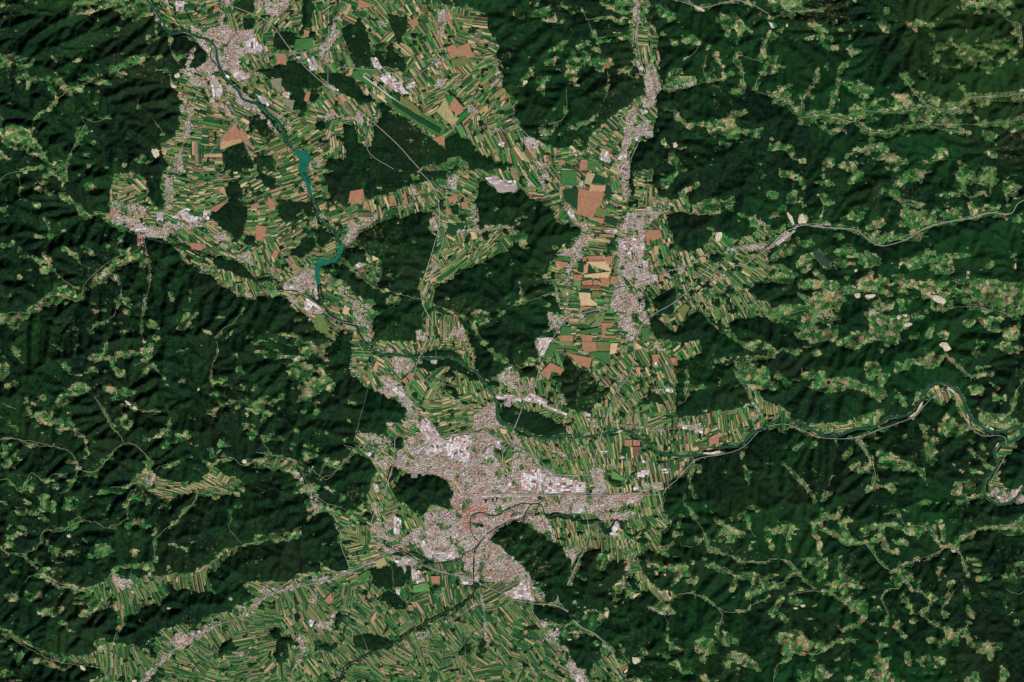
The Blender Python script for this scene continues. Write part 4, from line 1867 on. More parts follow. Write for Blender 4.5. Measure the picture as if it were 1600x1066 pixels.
def poly_mask(P):
    x0, y0 = np.maximum(np.floor(P.min(0)).astype(int) - 1, 0)
    x1 = min(int(P[:, 0].max()) + 2, W); y1 = min(int(P[:, 1].max()) + 2, H)
    if x1 <= x0 or y1 <= y0: return None, None
    sl = (slice(y0, y1), slice(x0, x1)); X = XX[sl]; Y = YY[sl]
    ins = np.zeros(X.shape, bool); n = len(P)
    for i in range(n):
        ax, ay = P[i]; bx, by = P[(i + 1) % n]
        if ay == by: continue
        c = (ay > Y) != (by > Y)
        ins ^= c & (X < (bx - ax) * (Y - ay) / (by - ay) + ax)
    return sl, ins
def in_poly(P, x, y):
    ins = np.zeros(np.shape(x), bool); n = len(P)
    for i in range(n):
        ax, ay = P[i]; bx, by = P[(i + 1) % n]
        if ay == by: continue
        c = (ay > y) != (by > y)
        ins ^= c & (x < (bx - ax) * (y - ay) / (by - ay) + ax)
    return ins
def line_dist(P, pad):
    x0 = max(int(P[:, 0].min() - pad) - 1, 0); y0 = max(int(P[:, 1].min() - pad) - 1, 0)
    x1 = min(int(P[:, 0].max() + pad) + 2, W); y1 = min(int(P[:, 1].max() + pad) + 2, H)
    if x1 <= x0 or y1 <= y0: return None, None
    sl = (slice(y0, y1), slice(x0, x1)); X = XX[sl]; Y = YY[sl]
    d = np.full(X.shape, 1e9, np.float32)
    for i in range(len(P) - 1):
        ax, ay = P[i]; bx, by = P[i + 1]; vx, vy = bx - ax, by - ay
        L2 = vx * vx + vy * vy + 1e-9
        t = np.clip(((X - ax) * vx + (Y - ay) * vy) / L2, 0, 1)
        d = np.minimum(d, np.hypot(X - ax - t * vx, Y - ay - t * vy))
    return sl, d

# ---- noise
_lat = rng.random((256, 256)).astype(np.float32)
def vnoise(x, y, s, o=0):
    x = x / s + 13.7 * o + 500; y = y / s + 31.3 * o + 500
    xi = np.floor(x).astype(int); yi = np.floor(y).astype(int); fx = x - xi; fy = y - yi
    fx = fx * fx * (3 - 2 * fx); fy = fy * fy * (3 - 2 * fy)
    a = _lat[yi & 255, xi & 255]; b = _lat[yi & 255, (xi + 1) & 255]
    c = _lat[(yi + 1) & 255, xi & 255]; d = _lat[(yi + 1) & 255, (xi + 1) & 255]
    return (a * (1 - fx) + b * fx) * (1 - fy) + (c * (1 - fx) + d * fx) * fy
def fbm(x, y, s, o=0, n=4, g=0.55):
    v = 0; a = 1; t = 0
    for k in range(n):
        v = v + a * vnoise(x, y, s / 2 ** k, o + k * 3.1); t += a; a *= g
    return v / t
def blur(a, r):
    for ax in (0, 1):
        p = [(0, 0), (0, 0)]; p[ax] = (r + 1, r)
        c = np.cumsum(np.pad(a, p, mode='edge'), axis=ax, dtype=np.float64)
        n = a.shape[ax]
        hi = np.take(c, np.arange(2 * r + 1, 2 * r + 1 + n), axis=ax); lo = np.take(c, np.arange(0, n), axis=ax)
        a = ((hi - lo) / (2 * r + 1)).astype(np.float32)
    return a

# ---- land cover rasters
_rn = fbm(XX, YY, 8, 91, 2); ribb = np.zeros((H, W), bool)
farm = np.zeros((H, W), bool); dens = np.full((H, W), 0.014, np.float32)
urb = np.zeros((H, W), np.float32); base = np.zeros((H, W), bool); pref = np.zeros((H, W), bool)
oldtown = np.zeros((H, W), np.float32); solid = np.zeros((H, W), bool); water = np.zeros((H, W), bool)
for code, p, P in ITEMS:
    if code in ('M', 'F', 'W', 'U', 'B', 'L', 'Q', 'S'):
        sl, m = poly_mask(P)
        if sl is None: continue
        if code == 'M':
            dd = dens[sl]; dd[m] = np.where(farm[sl][m], p, np.maximum(dd[m], p)); farm[sl][m] = False
        elif code == 'F': farm[sl][m] = True; dens[sl][m] = 1
        elif code == 'W': urb[sl][m] = 0; farm[sl][m] = False; dens[sl][m] = 0.02
        elif code == 'U': urb[sl][m] = np.maximum(urb[sl][m], p)
        elif code in 'BQ': solid[sl][m] = True; farm[sl][m] = True; dens[sl][m] = 1
        elif code == 'L': water[sl][m] = True; base[sl][m] = True; farm[sl][m] = True; dens[sl][m] = 1
        elif code == 'S':
            if p in ('red', 'magenta', 'oldpink'): oldtown[sl][m] = np.maximum(oldtown[sl][m], 0.2 if p == 'oldpink' else 1.0); urb[sl][m] = np.maximum(urb[sl][m], 0.97)
            else: solid[sl][m] = True; farm[sl][m] = True; dens[sl][m] = 1
    elif code in ('m', 'w', 'u', 'R', 'r'):
        w = p
        sl, d = line_dist(P, w * 1.3 + 3)
        if sl is None: continue
        if code == 'm':
            v = np.clip(1.15 - 0.9 * d / (0.62 * w + 0.4), 0, 1)
            dd = dens[sl]; dens[sl] = np.where(farm[sl], dd, np.maximum(dd, v))
        elif code == 'w':
            k = d < w * 0.5; farm[sl][k] = False; dens[sl][k] = -0.05
        elif code == 'u':
            k = d < w * 0.55; urb[sl][k] = np.maximum(urb[sl][k], 0.62); ribb[sl][k] = True
        elif code == 'R':
            base[sl][d < w * 0.5 + 1.5] = True; water[sl][d < w * 0.5 + 0.3] = True
            if w > 1:
                k = (d < w * 0.5 + 1.3 + 2.4 * _rn[sl]) & farm[sl] & (urb[sl] < 0.3); dens[sl][k] = 0.0; farm[sl][k] = False
        elif code == 'r': pref[sl][d < 1.5] = True
valley = base | farm
wob = lambda s, a, o: (fbm(XX, YY, s, o, 3) - 0.5) * 2 * a
wx = np.clip(XX + wob(9, 4.6, 1), 0, W - 1).astype(int); wy = np.clip(YY + wob(9, 4.6, 5), 0, H - 1).astype(int)
farm = farm[wy, wx]; dens = dens[wy, wx]
dens_s = blur(np.where(farm, 1, dens), 2); dens = np.where(farm, 1, dens_s)
nz = 0.62 * fbm(XX * 0.62, YY * 1.25, 17, 9, 4, 0.62) + 0.38 * fbm(XX + YY, YY * 1.6 - 0.6 * XX, 11, 21, 3, 0.6)
rz = np.abs(fbm(XX * 0.8, YY * 1.15, 34, 29, 4, 0.6) - 0.5) * 5.5; blob = 5 * (nz - 0.3)
web = 0.35 + 0.3 * np.clip((XX - 950) / 150, 0, 1)
nz = web * rz + (1 - web) * blob
srt = np.sort(nz[::4, ::4].ravel()); nz = np.interp(nz, srt, np.linspace(0, 1, len(srt))).astype(np.float32)
open_ = nz < np.where(dens > 0.1, np.clip(dens, 0, 1) ** (0.8 - 0.25 * np.clip((XX - 1000) / 150, 0, 1)), dens) * 0.98
specks = (fbm(XX, YY, 6.5, 40, 2) > 0.715 - 0.10 * np.clip(1.4 - np.hypot((XX - 1120) / 110, (YY - 460) / 75), 0, 1) - 0.06 * np.clip(1.4 - np.hypot((XX - 960) / 90, (YY - 590) / 60), 0, 1)) & farm & (urb < 0.2)
open_ &= ~specks
urb = urb[wy, wx]
gap = fbm(XX, YY, 13, 63, 3)
urb = urb * np.where(ribb[wy, wx], np.clip((gap - 0.25) * 6, 0.35, 1), np.where((urb < 0.93) & (oldtown == 0), np.clip((gap - 0.40 + 0.16 * urb) * 7, 0, 1), np.clip((gap - 0.27) * 8, 0.15, 1)))
urb_b = blur(urb, 1)
town_ground = (blur(urb, 1) * 1.15 > 0.25 + 0.6 * fbm(XX, YY, 3.5, 60, 2))
open_ |= (urb > 0.3) & (fbm(XX, YY, 3.5, 70, 2) > 0.34)
open_ |= solid | water

def mir(v, n):                                   # land beyond the survey repeats it mirrored
    v = np.abs(v) % (2 * n - 2); return np.where(v > n - 1, 2 * n - 2 - v, v)
def look(a, x, y):
    return a[np.rint(mir(y, H)).astype(int), np.rint(mir(x, W)).astype(int)]

# ---- relief: streams cut back into the hills from the valley floors
def plane(x, y): return 250.0 + 0.085 * (1066 - y) - 0.02 * x
HS = 2.5; HX0, HY0 = -150.0, -110.0; HN, HM = 761, 515
hy, hx = np.mgrid[0:HM, 0:HN]; hxp = hx * HS + HX0; hyp = hy * HS + HY0
bm = look(valley, hxp, hyp); pf = look(pref, hxp, hyp)
zb = plane(hxp, hyp)
cost = 0.25 + 1.6 * fbm(hxp, hyp, 22, 81, 4, 0.7) ** 2 + 0.35 * rng.random((HM, HN))
cost = np.where(pf, cost * 0.15, cost).ravel()
NB = [(-1, 0, 1.0), (1, 0, 1.0), (0, -1, 1.0), (0, 1, 1.0), (-1, -1, 1.41), (-1, 1, 1.41), (1, -1, 1.41), (1, 1, 1.41)]
N = HM * HN
pad_block = np.zeros((HM, HN), bool); pad_block[0] = pad_block[-1] = True; pad_block[:, 0] = pad_block[:, -1] = True
bmf = (bm & ~pad_block).ravel()
dist = [1e18] * N; rec = list(range(N)); done = bytearray(N); blk = pad_block.ravel().tolist()
costl = cost.tolist(); hp = []
# seeds: base cells
for i in np.nonzero(bmf)[0].tolist(): dist[i] = 0.0
edge = bm.copy(); edge[1:-1, 1:-1] = bm[1:-1, 1:-1] & ~(bm[:-2, 1:-1] & bm[2:, 1:-1] & bm[1:-1, :-2] & bm[1:-1, 2:])
for i in np.nonzero((edge & ~pad_block).ravel())[0].tolist(): hp.append((0.0, i))
heapq.heapify(hp)
offs = [(a * HN + b, w) for a, b, w in NB]
while hp:
    d, i = heapq.heappop(hp)
    if done[i]: continue
    done[i] = 1
    ci = costl[i]
    for o, w in offs:
        j = i + o
        if blk[j] or done[j]: continue
        nd = d + w * (ci + costl[j])
        if nd < dist[j]: dist[j] = nd; rec[j] = i; heapq.heappush(hp, (nd, j))
active = np.array([x < 1e17 for x in dist]) & ~bmf
act = np.nonzero(active)[0]
Uf = (0.75 + 0.7 * fbm(hxp, hyp, 170, 90, 3)) * (1 - 0.35 * look(blur(np.clip(dens, 0, 1), 12), hxp, hyp))
Uf = (Uf * (0.8 + 0.1 * np.clip((hxp - 1150) / 300, 0, 1) * np.clip((260 - hyp) / 200, 0, 1)
            + 0.3 * np.clip((560 - hxp) / 300, 0, 1)))
for fx_, fy_, rx_, ry_ in [(640, 245, 125, 70), (577, 77, 65, 60), (466, 133, 65, 55), (366, 330, 45, 62), (371, 250, 35, 35), (460, 328, 45, 32), (380, 422, 60, 22),
                           (615, 900, 55, 40), (576, 1001, 42, 22), (830, 658, 60, 30), (416, 266, 30, 38), (407, 200, 30, 30), (448, 63, 36, 28), (385, 21, 30, 32),
                           (622, 44, 30, 32), (613, 937, 34, 24), (700, 574, 60, 24), (490, 388, 40, 30), (545, 137, 60, 32), (1150, 545, 5, 5)]:
    Uf = Uf * (1 - 0.93 * np.clip(1.6 * (1.15 - np.hypot((hxp - fx_) / rx_, (hyp - fy_) / ry_)), 0, 1))
Uf = Uf.ravel()
zbase = zb.ravel(); key = np.array(dist); rec = np.array(rec)
z = zbase.copy(); CELL = HS * MPP
for it in range(7):
    order = act[np.argsort(key[act], kind='stable')]
    A = [1.0] * N; rl = rec.tolist(); ol = order.tolist()
    for i in reversed(ol): A[rl[i]] += A[i]
    A = np.array(A)
    sp = 0.80 * np.minimum(1.0, (A / 4.5) ** -0.66) * Uf + 0.01
    dd = np.where(np.abs(rec - np.arange(N)) % HN == 0, 1.0, np.where(np.abs(rec - np.arange(N)) == 1, 1.0, 1.41)) * CELL
    inc = (sp * dd).tolist(); zl = z.tolist()
    for i in ol: zl[i] = zl[rl[i]] + inc[i]
    z = np.array(zl)
    if it < 6:
        Z = z.reshape(HM, HN) + (rng.random((HM, HN)) - 0.5) * 0.0
        best = np.full((HM, HN), 0.0); br = np.arange(N).reshape(HM, HN).copy()
        for a, b, w in NB:
            S = np.full((HM, HN), -1.0)
            ys = slice(max(0, -a), HM - max(0, a)); xs = slice(max(0, -b), HN - max(0, b))
            yt = slice(max(0, a), HM - max(0, -a)); xt = slice(max(0, b), HN - max(0, -b))
            S[ys, xs] = (Z[ys, xs] - Z[yt, xt]) / w
            nb_idx = np.arange(N).reshape(HM, HN) + a * HN + b
            ok = (S > best); 
            best = np.where(ok, S, best); br = np.where(ok, nb_idx, br)
        brf = br.ravel(); rec = np.where(active & (brf != np.arange(N)), brf, rec); key = z
Z = z.reshape(HM, HN)
Z[0] = Z[1]; Z[-1] = Z[-2]; Z[:, 0] = Z[:, 1]; Z[:, -1] = Z[:, -2]
Zs = Z.astype(np.float32)
Zb = blur(Zs, 1); Zs = np.where(bm, Zs, 0.6 * Zs + 0.4 * Zb)
print('RELIEF', float((Zs - zb).max()), float(np.hypot(*np.gradient(Zs, 80))[~bm].mean()))
def height(x, y):
    x = np.asarray(x, float); y = np.asarray(y, float)
    # mirrored beyond the survey
    u = (mir(x, W) - HX0) / HS; v = (mir(y, H) - HY0) / HS
    u = np.clip(u, 0, HN - 1.001); v = np.clip(v, 0, HM - 1.001)
    i = u.astype(int); j = v.astype(int); fx = u - i; fy = v - j
    return (Zs[j, i] * (1 - fx) + Zs[j, i + 1] * fx) * (1 - fy) + (Zs[j + 1, i] * (1 - fx) + Zs[j + 1, i + 1] * fx) * fy
def world(x, y): return (np.asarray(x) - W / 2) * MPP, (H / 2 - np.asarray(y)) * MPP

# ---------------------------------------------------------------- materials
def lin(r, g, b):
    f = lambda c: (c / 255 / 12.92) if c <= 10 else ((c / 255 + 0.055) / 1.055) ** 2.4
    return (f(r), f(g), f(b), 1)
def mat(name, col, var=0.25, scale=1 / 120, rough=0.9, spec=0.1, fine=True):
    m = bpy.data.materials.new(name); m.use_nodes = True; t = m.node_tree; b = t.nodes['Principled BSDF']
    b.inputs['Roughness'].default_value = rough; b.inputs['Specular IOR Level'].default_value = spec
    g = t.nodes.new('ShaderNodeNewGeometry')
    n = t.nodes.new('ShaderNodeTexNoise'); n.inputs['Scale'].default_value = scale; n.inputs['Detail'].default_value = 4
    n.inputs['Roughness'].default_value = 0.7
    t.links.new(g.outputs['Position'], n.inputs['Vector'])
    mr = t.nodes.new('ShaderNodeMapRange'); mr.inputs[1].default_value = 0.3; mr.inputs[2].default_value = 0.7
    mr.inputs[3].default_value = 1 - var; mr.inputs[4].default_value = 1 + var
    t.links.new(n.outputs[0], mr.inputs[0])
    mx = t.nodes.new('ShaderNodeVectorMath'); mx.operation = 'SCALE'; mx.inputs[0].default_value = col[:3]
    t.links.new(mr.outputs[0], mx.inputs['Scale']); t.links.new(mx.outputs[0], b.inputs['Base Color'])
    return m
def ramp(t, stops, const=False):
    r = t.nodes.new('ShaderNodeValToRGB'); e = r.color_ramp
    if const: e.interpolation = 'CONSTANT'
    while len(e.elements) < len(stops): e.elements.new(0.5)
    for k, (p, c) in enumerate(stops): e.elements[k].position = p; e.elements[k].color = c
    return r
def base_nodes(name, rough=0.95, spec=0.05):
    m = bpy.data.materials.new(name); m.use_nodes = True; t = m.node_tree; b = t.nodes['Principled BSDF']
    b.inputs['Roughness'].default_value = rough; b.inputs['Specular IOR Level'].default_value = spec
    g = t.nodes.new('ShaderNodeNewGeometry'); return m, t, b, g
def noise(t, g, scale, detail=4, rough=0.6):
    n = t.nodes.new('ShaderNodeTexNoise'); n.inputs['Scale'].default_value = scale
    n.inputs['Detail'].default_value = detail; n.inputs['Roughness'].default_value = rough
    t.links.new(g.outputs['Position'], n.inputs['Vector']); return n
def mixc(t, fac, a, b, kind='MIX'):
    m = t.nodes.new('ShaderNodeMix'); m.data_type = 'RGBA'; m.blend_type = kind
    for s, v in ((0, fac), (6, a), (7, b)):
        if hasattr(v, 'is_output') or isinstance(v, bpy.types.NodeSocket): t.links.new(v, m.inputs[s])
        else: m.inputs[s].default_value = v
    return m.outputs[2]
def voro(t, g, scale, warp=0.0):
    v = t.nodes.new('ShaderNodeTexVoronoi'); v.inputs['Scale'].default_value = scale
    if warp:
        n = noise(t, g, scale * 0.8, 2)
        a = t.nodes.new('ShaderNodeVectorMath'); a.operation = 'MULTIPLY_ADD'
        t.links.new(n.outputs['Color'], a.inputs[0]); a.inputs[1].default_value = (warp / scale,) * 3
        t.links.new(g.outputs['Position'], a.inputs[2]); t.links.new(a.outputs[0], v.inputs['Vector'])
    else: t.links.new(g.outputs['Position'], v.inputs['Vector'])
    return v
def sepx(t, col):
    s = t.nodes.new('ShaderNodeSeparateColor'); t.links.new(col, s.inputs[0]); return s

# forest canopy
def forest_material():
    m, t, b, g = base_nodes('forest_canopy', 1.0, 0.0)
    n1 = noise(t, g, 1 / 2600, 5, 0.65); n2 = noise(t, g, 1 / 150, 3, 0.75); n3 = noise(t, g, 1 / 520, 3, 0.7)
    r1 = ramp(t, [(0.32, lin(18, 36, 25)), (0.5, lin(22, 44, 27)), (0.66, lin(28, 55, 30)), (0.8, lin(44, 64, 35))])
    t.links.new(n1.outputs[0], r1.inputs[0])
    r2 = ramp(t, [(0.32, (0.5, 0.42, 0.55, 1)), (0.5, (0.92, 0.92, 0.95, 1)), (0.68, (1.55, 1.6, 1.3, 1))])
    t.links.new(n2.outputs[0], r2.inputs[0])
    c = mixc(t, 1.0, r1.outputs[0], r2.outputs[0], 'MULTIPLY')
    r3 = ramp(t, [(0.3, (0.84, 0.84, 0.88, 1)), (0.7, (1.16, 1.16, 1.1, 1))]); t.links.new(n3.outputs[0], r3.inputs[0])
    c = mixc(t, 1.0, c, r3.outputs[0], 'MULTIPLY')
    vs = voro(t, g, 1 / 300, 1.6); ss = sepx(t, vs.outputs['Color'])
    rs = ramp(t, [(0.0, (0.72, 0.76, 0.92, 1)), (0.3, (0.9, 0.92, 0.95, 1)), (0.55, (1.08, 1.06, 1.0, 1)), (0.8, (1.32, 1.28, 1.02, 1)), (0.95, (1.25, 1.0, 0.95, 1))], True)
    t.links.new(ss.outputs[0], rs.inputs[0]); c = mixc(t, 0.75, c, mixc(t, 1.0, c, rs.outputs[0], 'MULTIPLY'))
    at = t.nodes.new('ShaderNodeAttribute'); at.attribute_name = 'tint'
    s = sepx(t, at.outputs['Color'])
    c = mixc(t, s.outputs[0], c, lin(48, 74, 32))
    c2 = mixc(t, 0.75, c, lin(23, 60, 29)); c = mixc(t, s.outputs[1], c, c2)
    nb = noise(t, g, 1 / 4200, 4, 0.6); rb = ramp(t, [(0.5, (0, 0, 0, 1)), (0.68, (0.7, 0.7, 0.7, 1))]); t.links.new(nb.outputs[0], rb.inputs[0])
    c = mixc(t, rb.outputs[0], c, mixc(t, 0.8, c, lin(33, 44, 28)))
    # felled and thin spots
    n4 = noise(t, g, 1 / 150, 2, 0.5); n5 = noise(t, g, 1 / 3000, 3, 0.5)
    ml = t.nodes.new('ShaderNodeMath'); ml.operation = 'MULTIPLY'
    t.links.new(n4.outputs[0], ml.inputs[0]); t.links.new(n5.outputs[0], ml.inputs[1])
    r4 = ramp(t, [(0.395, (0, 0, 0, 1)), (0.43, (0.55, 0.55, 0.55, 1))]); t.links.new(ml.outputs[0], r4.inputs[0])
    c = mixc(t, r4.outputs[0], c, lin(105, 92, 68))
    t.links.new(c, b.inputs['Base Color'])
    return m
# meadows, hay fields and orchards of the hill farms
def meadow_material():
    m, t, b, g = base_nodes('hill_meadow')
    v = voro(t, g, 1 / 210, 1.3); s = sepx(t, v.outputs['Color'])
    r = ramp(t, [(0.0, lin(40, 90, 46)), (0.17, lin(58, 104, 56)), (0.34, lin(80, 114, 66)), (0.52, lin(104, 124, 80)),
                 (0.66, lin(46, 80, 48)), (0.74, lin(130, 132, 98)), (0.87, lin(160, 148, 116)), (0.955, lin(150, 122, 96))], True)
    t.links.new(s.outputs[0], r.inputs[0])
    v2 = voro(t, g, 1 / 60, 0.6); s2 = sepx(t, v2.outputs['Color'])
    r2 = ramp(t, [(0.0, (0.5, 0.62, 0.55, 1)), (0.25, (0.9, 0.95, 0.9, 1)), (0.7, (1.12, 1.1, 1.05, 1)), (0.93, (1.55, 1.5, 1.6, 1))], True)
    t.links.new(s2.outputs[1], r2.inputs[0])
    c = mixc(t, 1.0, r.outputs[0], r2.outputs[0], 'MULTIPLY')
    n = noise(t, g, 1 / 1900, 3); r3 = ramp(t, [(0.35, (0.68, 0.86, 0.72, 1)), (0.65, (1.12, 1.0, 0.98, 1))])
    t.links.new(n.outputs[0], r3.inputs[0]); c = mixc(t, 1.0, c, r3.outputs[0], 'MULTIPLY')
    at = t.nodes.new('ShaderNodeAttribute'); at.attribute_name = 'tint'; sp = sepx(t, at.outputs['Color'])
    c = mixc(t, sp.outputs[0], c, lin(76, 92, 46))
    t.links.new(c, b.inputs['Base Color']); return m
def town_material():
    m, t, b, g = base_nodes('town_ground')
    v = voro(t, g, 1 / 34, 0.5); s = sepx(t, v.outputs['Color'])
    r = ramp(t, [(0.0, lin(172, 156, 148)), (0.28, lin(86, 104, 74)), (0.42, lin(146, 138, 126)), (0.6, lin(52, 80, 52)),
                 (0.71, lin(192, 178, 172)), (0.9, lin(164, 138, 128))], True)
    t.links.new(s.outputs[0], r.inputs[0])
    v2 = voro(t, g, 1 / 150, 0.9); s2 = sepx(t, v2.outputs['Color'])
    r2 = ramp(t, [(0.0, (0.42, 0.66, 0.42, 1)), (0.2, (0.9, 0.9, 0.88, 1)), (0.6, (1.1, 1.06, 1.06, 1)), (0.9, (1.3, 1.26, 1.28, 1))], True)
    t.links.new(s2.outputs[0], r2.inputs[0])
    c = mixc(t, 1.0, r.outputs[0], r2.outputs[0], 'MULTIPLY')
    t.links.new(c, b.inputs['Base Color']); return m
M_FOREST = forest_material(); M_MEADOW = meadow_material(); M_TOWN = town_material()
FIELD = dict(green=lin(62, 108, 58), green2=lin(40, 120, 52), dgreen=lin(28, 66, 40), mgreen=lin(46, 88, 48), fgreen=lin(38, 78, 44), mauve=lin(134, 116, 102), lgreen=lin(92, 138, 78),
             pale=lin(112, 130, 86), olive=lin(104, 112, 66), olive2=lin(98, 122, 66), straw=lin(164, 152, 110),
             cream=lin(196, 172, 134), tan=lin(178, 144, 110), brown=lin(160, 118, 92), dbrown=lin(116, 84, 68),
             grey=lin(128, 128, 104), grey2=lin(50, 66, 56), cyan=lin(176, 186, 188), purple=lin(58, 40, 66))
MF = {k: mat('field_' + k, v, 0.24, 1 / 130) for k, v in FIELD.items()}
FKEYS = list(FIELD)
ROOF = dict(pale=lin(206, 196, 192), white=lin(226, 222, 220), pink=lin(196, 160, 150), brown=lin(150, 118, 106),
            red=lin(186, 110, 92), grey=lin(160, 154, 156), lilac=lin(184, 172, 186), dark=lin(98, 92, 90), oldred=lin(206, 112, 98))
MR = {k: mat('roof_' + k, v, 0.1, 1 / 40, 0.85) for k, v in ROOF.items()}
RKEYS = list(ROOF)
M_WALL = mat('wall_render', lin(190, 180, 168), 0.1, 1 / 20)
M_YARD = mat('paved_yard', lin(164, 154, 148), 0.22, 1 / 60)
M_ROAD = mat('road_asphalt', lin(124, 130, 106), 0.4, 1 / 100)
M_LANE = mat('lane_gravel', lin(138, 144, 112), 0.3, 1 / 100)
M_MOTOR = mat('motorway_asphalt', lin(150, 148, 144), 0.12, 1 / 100)
M_RUN = mat('runway_concrete', lin(178, 178, 168), 0.1, 1 / 100)
M_QUARRY = mat('quarry_stone', lin(200, 190, 168), 0.42, 1 / 130)
M_RIVER = mat('river_water', lin(38, 72, 58), 0.2, 1 / 300, 0.7, 0.03)
M_LAKE = mat('lake_water', lin(26, 100, 82), 0.3, 1 / 450, 0.7, 0.03)
M_TEAL = mat('teal_river_water', lin(30, 70, 64), 0.25, 1 / 250, 0.7, 0.03)
M_STREAM = mat('stream_water', lin(28, 50, 40), 0.14, 1 / 300, 0.7, 0.03)

def newobj(name, me, parent=None, **props):
    o = bpy.data.objects.new(name, me); C.objects.link(o)
    if parent is not None: o.parent = parent
    for k, v in props.items(): o[k] = v
    return o
def fast_mesh(name, V, F, mats, mi=None, smooth=False):
    """V (n,3); F (m,4) or (m,3) int."""
    me = bpy.data.meshes.new(name); k = F.shape[1]
    me.vertices.add(len(V)); me.vertices.foreach_set('co', np.ascontiguousarray(V, np.float32).ravel())
    me.loops.add(F.size); me.loops.foreach_set('vertex_index', np.ascontiguousarray(F, np.int32).ravel())
    me.polygons.add(len(F)); me.polygons.foreach_set('loop_start', np.arange(0, F.size, k, dtype=np.int32))
    me.polygons.foreach_set('loop_total', np.full(len(F), k, np.int32))
    for m in mats: me.materials.append(m)
    if mi is not None: me.polygons.foreach_set('material_index', np.ascontiguousarray(mi, np.int32))
    me.polygons.foreach_set('use_smooth', np.full(len(F), smooth, bool))
    me.update(calc_edges=True); return me

# ---------------------------------------------------------------- the land: ground and forests
def axis(n, step):
    inner = np.arange(0, n - 1 + 1e-6, step)
    out = [inner[-1]]; s = step
    while out[-1] < n + 3200:
        s = step if out[-1] < n + 20 else min(s * 1.10, 5.0) if out[-1] < n + 260 else s * 1.3
        out.append(out[-1] + s)
    right = np.array(out[1:]); left = (n - 1) - right
    return np.concatenate([left[::-1], inner, right])
gx = axis(W, 1.6); gy = axis(H, 1.6)
GX, GY = np.meshgrid(gx, gy)
nx, ny = len(gx), len(gy)
cx = 0.5 * (gx[:-1] + gx[1:]); cy = 0.5 * (gy[:-1] + gy[1:]); CX, CY = np.meshgrid(cx, cy)
isopen = look(open_, CX, CY)
istown = look(town_ground & (urb > 0.05), CX, CY) & isopen
GZ = height(GX, GY)
hill = np.clip((GZ - plane(mir(GX, W), mir(GY, H))) / 60, 0, 1)
GZ = GZ + hill * (fbm(GX, GY, 11, 33, 3) - 0.5) * 55
# canopy height: trees stand above the ground, lower at the margins
fv = np.zeros((ny, nx), bool)
ff = ~isopen
inner = np.ones((ny, nx), bool)
inner[:-1, :-1] &= ff; inner[1:, 1:] &= ff; inner[:-1, 1:] &= ff; inner[1:, :-1] &= ff
inner[0] = inner[-1] = False; inner[:, 0] = inner[:, -1] = False
canopy = np.where(inner, 18 + 9 * rng.random((ny, nx)), 0)
near = (GX > -40) & (GX < W + 40) & (GY > -40) & (GY < H + 40)
GZ = GZ + canopy * np.where(near, 1, 0.3)
wxv, wyv = world(GX, GY)
VV = np.stack([wxv, wyv, GZ], -1).reshape(-1, 3)
vid = np.arange(nx * ny).reshape(ny, nx)
FF = np.stack([vid[1:, :-1], vid[1:, 1:], vid[:-1, 1:], vid[:-1, :-1]], -1)   # counter-clockwise from above
mxx, myy = mir(GX, W), mir(GY, H)
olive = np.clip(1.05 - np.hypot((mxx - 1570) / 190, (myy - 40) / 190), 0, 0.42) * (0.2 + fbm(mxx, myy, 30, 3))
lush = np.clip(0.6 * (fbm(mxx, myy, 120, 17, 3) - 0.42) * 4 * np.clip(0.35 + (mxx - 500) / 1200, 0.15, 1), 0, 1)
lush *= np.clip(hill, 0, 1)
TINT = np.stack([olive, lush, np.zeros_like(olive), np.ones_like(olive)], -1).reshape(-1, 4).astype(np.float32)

def land(name, sel, mats, mi=None, **props):
    F = FF[sel]; u, inv = np.unique(F, return_inverse=True)
    me = fast_mesh(name, VV[u], inv.reshape(-1, 4), mats, None if mi is None else mi[sel], True)
    a = me.color_attributes.new('tint', 'FLOAT_COLOR', 'POINT'); a.data.foreach_set('color', TINT[u].ravel())
    return newobj(name, me, **props)
land('ground', isopen, [M_MEADOW, M_TOWN], istown.astype(int), kind='structure',
     label='open valley floors, meadows and built-up ground between the forests')
# forests: connected woods
lab = np.zeros(ff.shape, np.int32); par = [0]
def find(a):
    while par[a] != a: par[a] = par[par[a]]; a = par[a]
    return a
prev = []
for j in range(ff.shape[0]):
    row = ff[j].astype(np.int8); d = np.diff(np.concatenate([[0], row, [0]]))
    st = np.nonzero(d == 1)[0].tolist(); en = np.nonzero(d == -1)[0].tolist(); cur = []
    k = 0
    for a, b in zip(st, en):
        l = 0
        while k < len(prev) and prev[k][1] <= a: k += 1
        q = k
        while q < len(prev) and prev[q][0] < b:
            r = find(prev[q][2])
            if l == 0: l = r
            elif r != l: par[max(l, r)] = min(l, r); l = min(l, r)
            q += 1
        if l == 0: l = len(par); par.append(l)
        cur.append((a, b, l)); lab[j, a:b] = l
    prev = cur
rootv = np.array([find(i) for i in range(len(par))]); lab = rootv[lab]
inside = (CX > 0) & (CX < W) & (CY > 0) & (CY < H)
cnt = np.bincount(lab[inside & ff], minlength=len(par)); 
big = [int(i) for i in np.argsort(-cnt) if cnt[i] > 260 and i > 0]
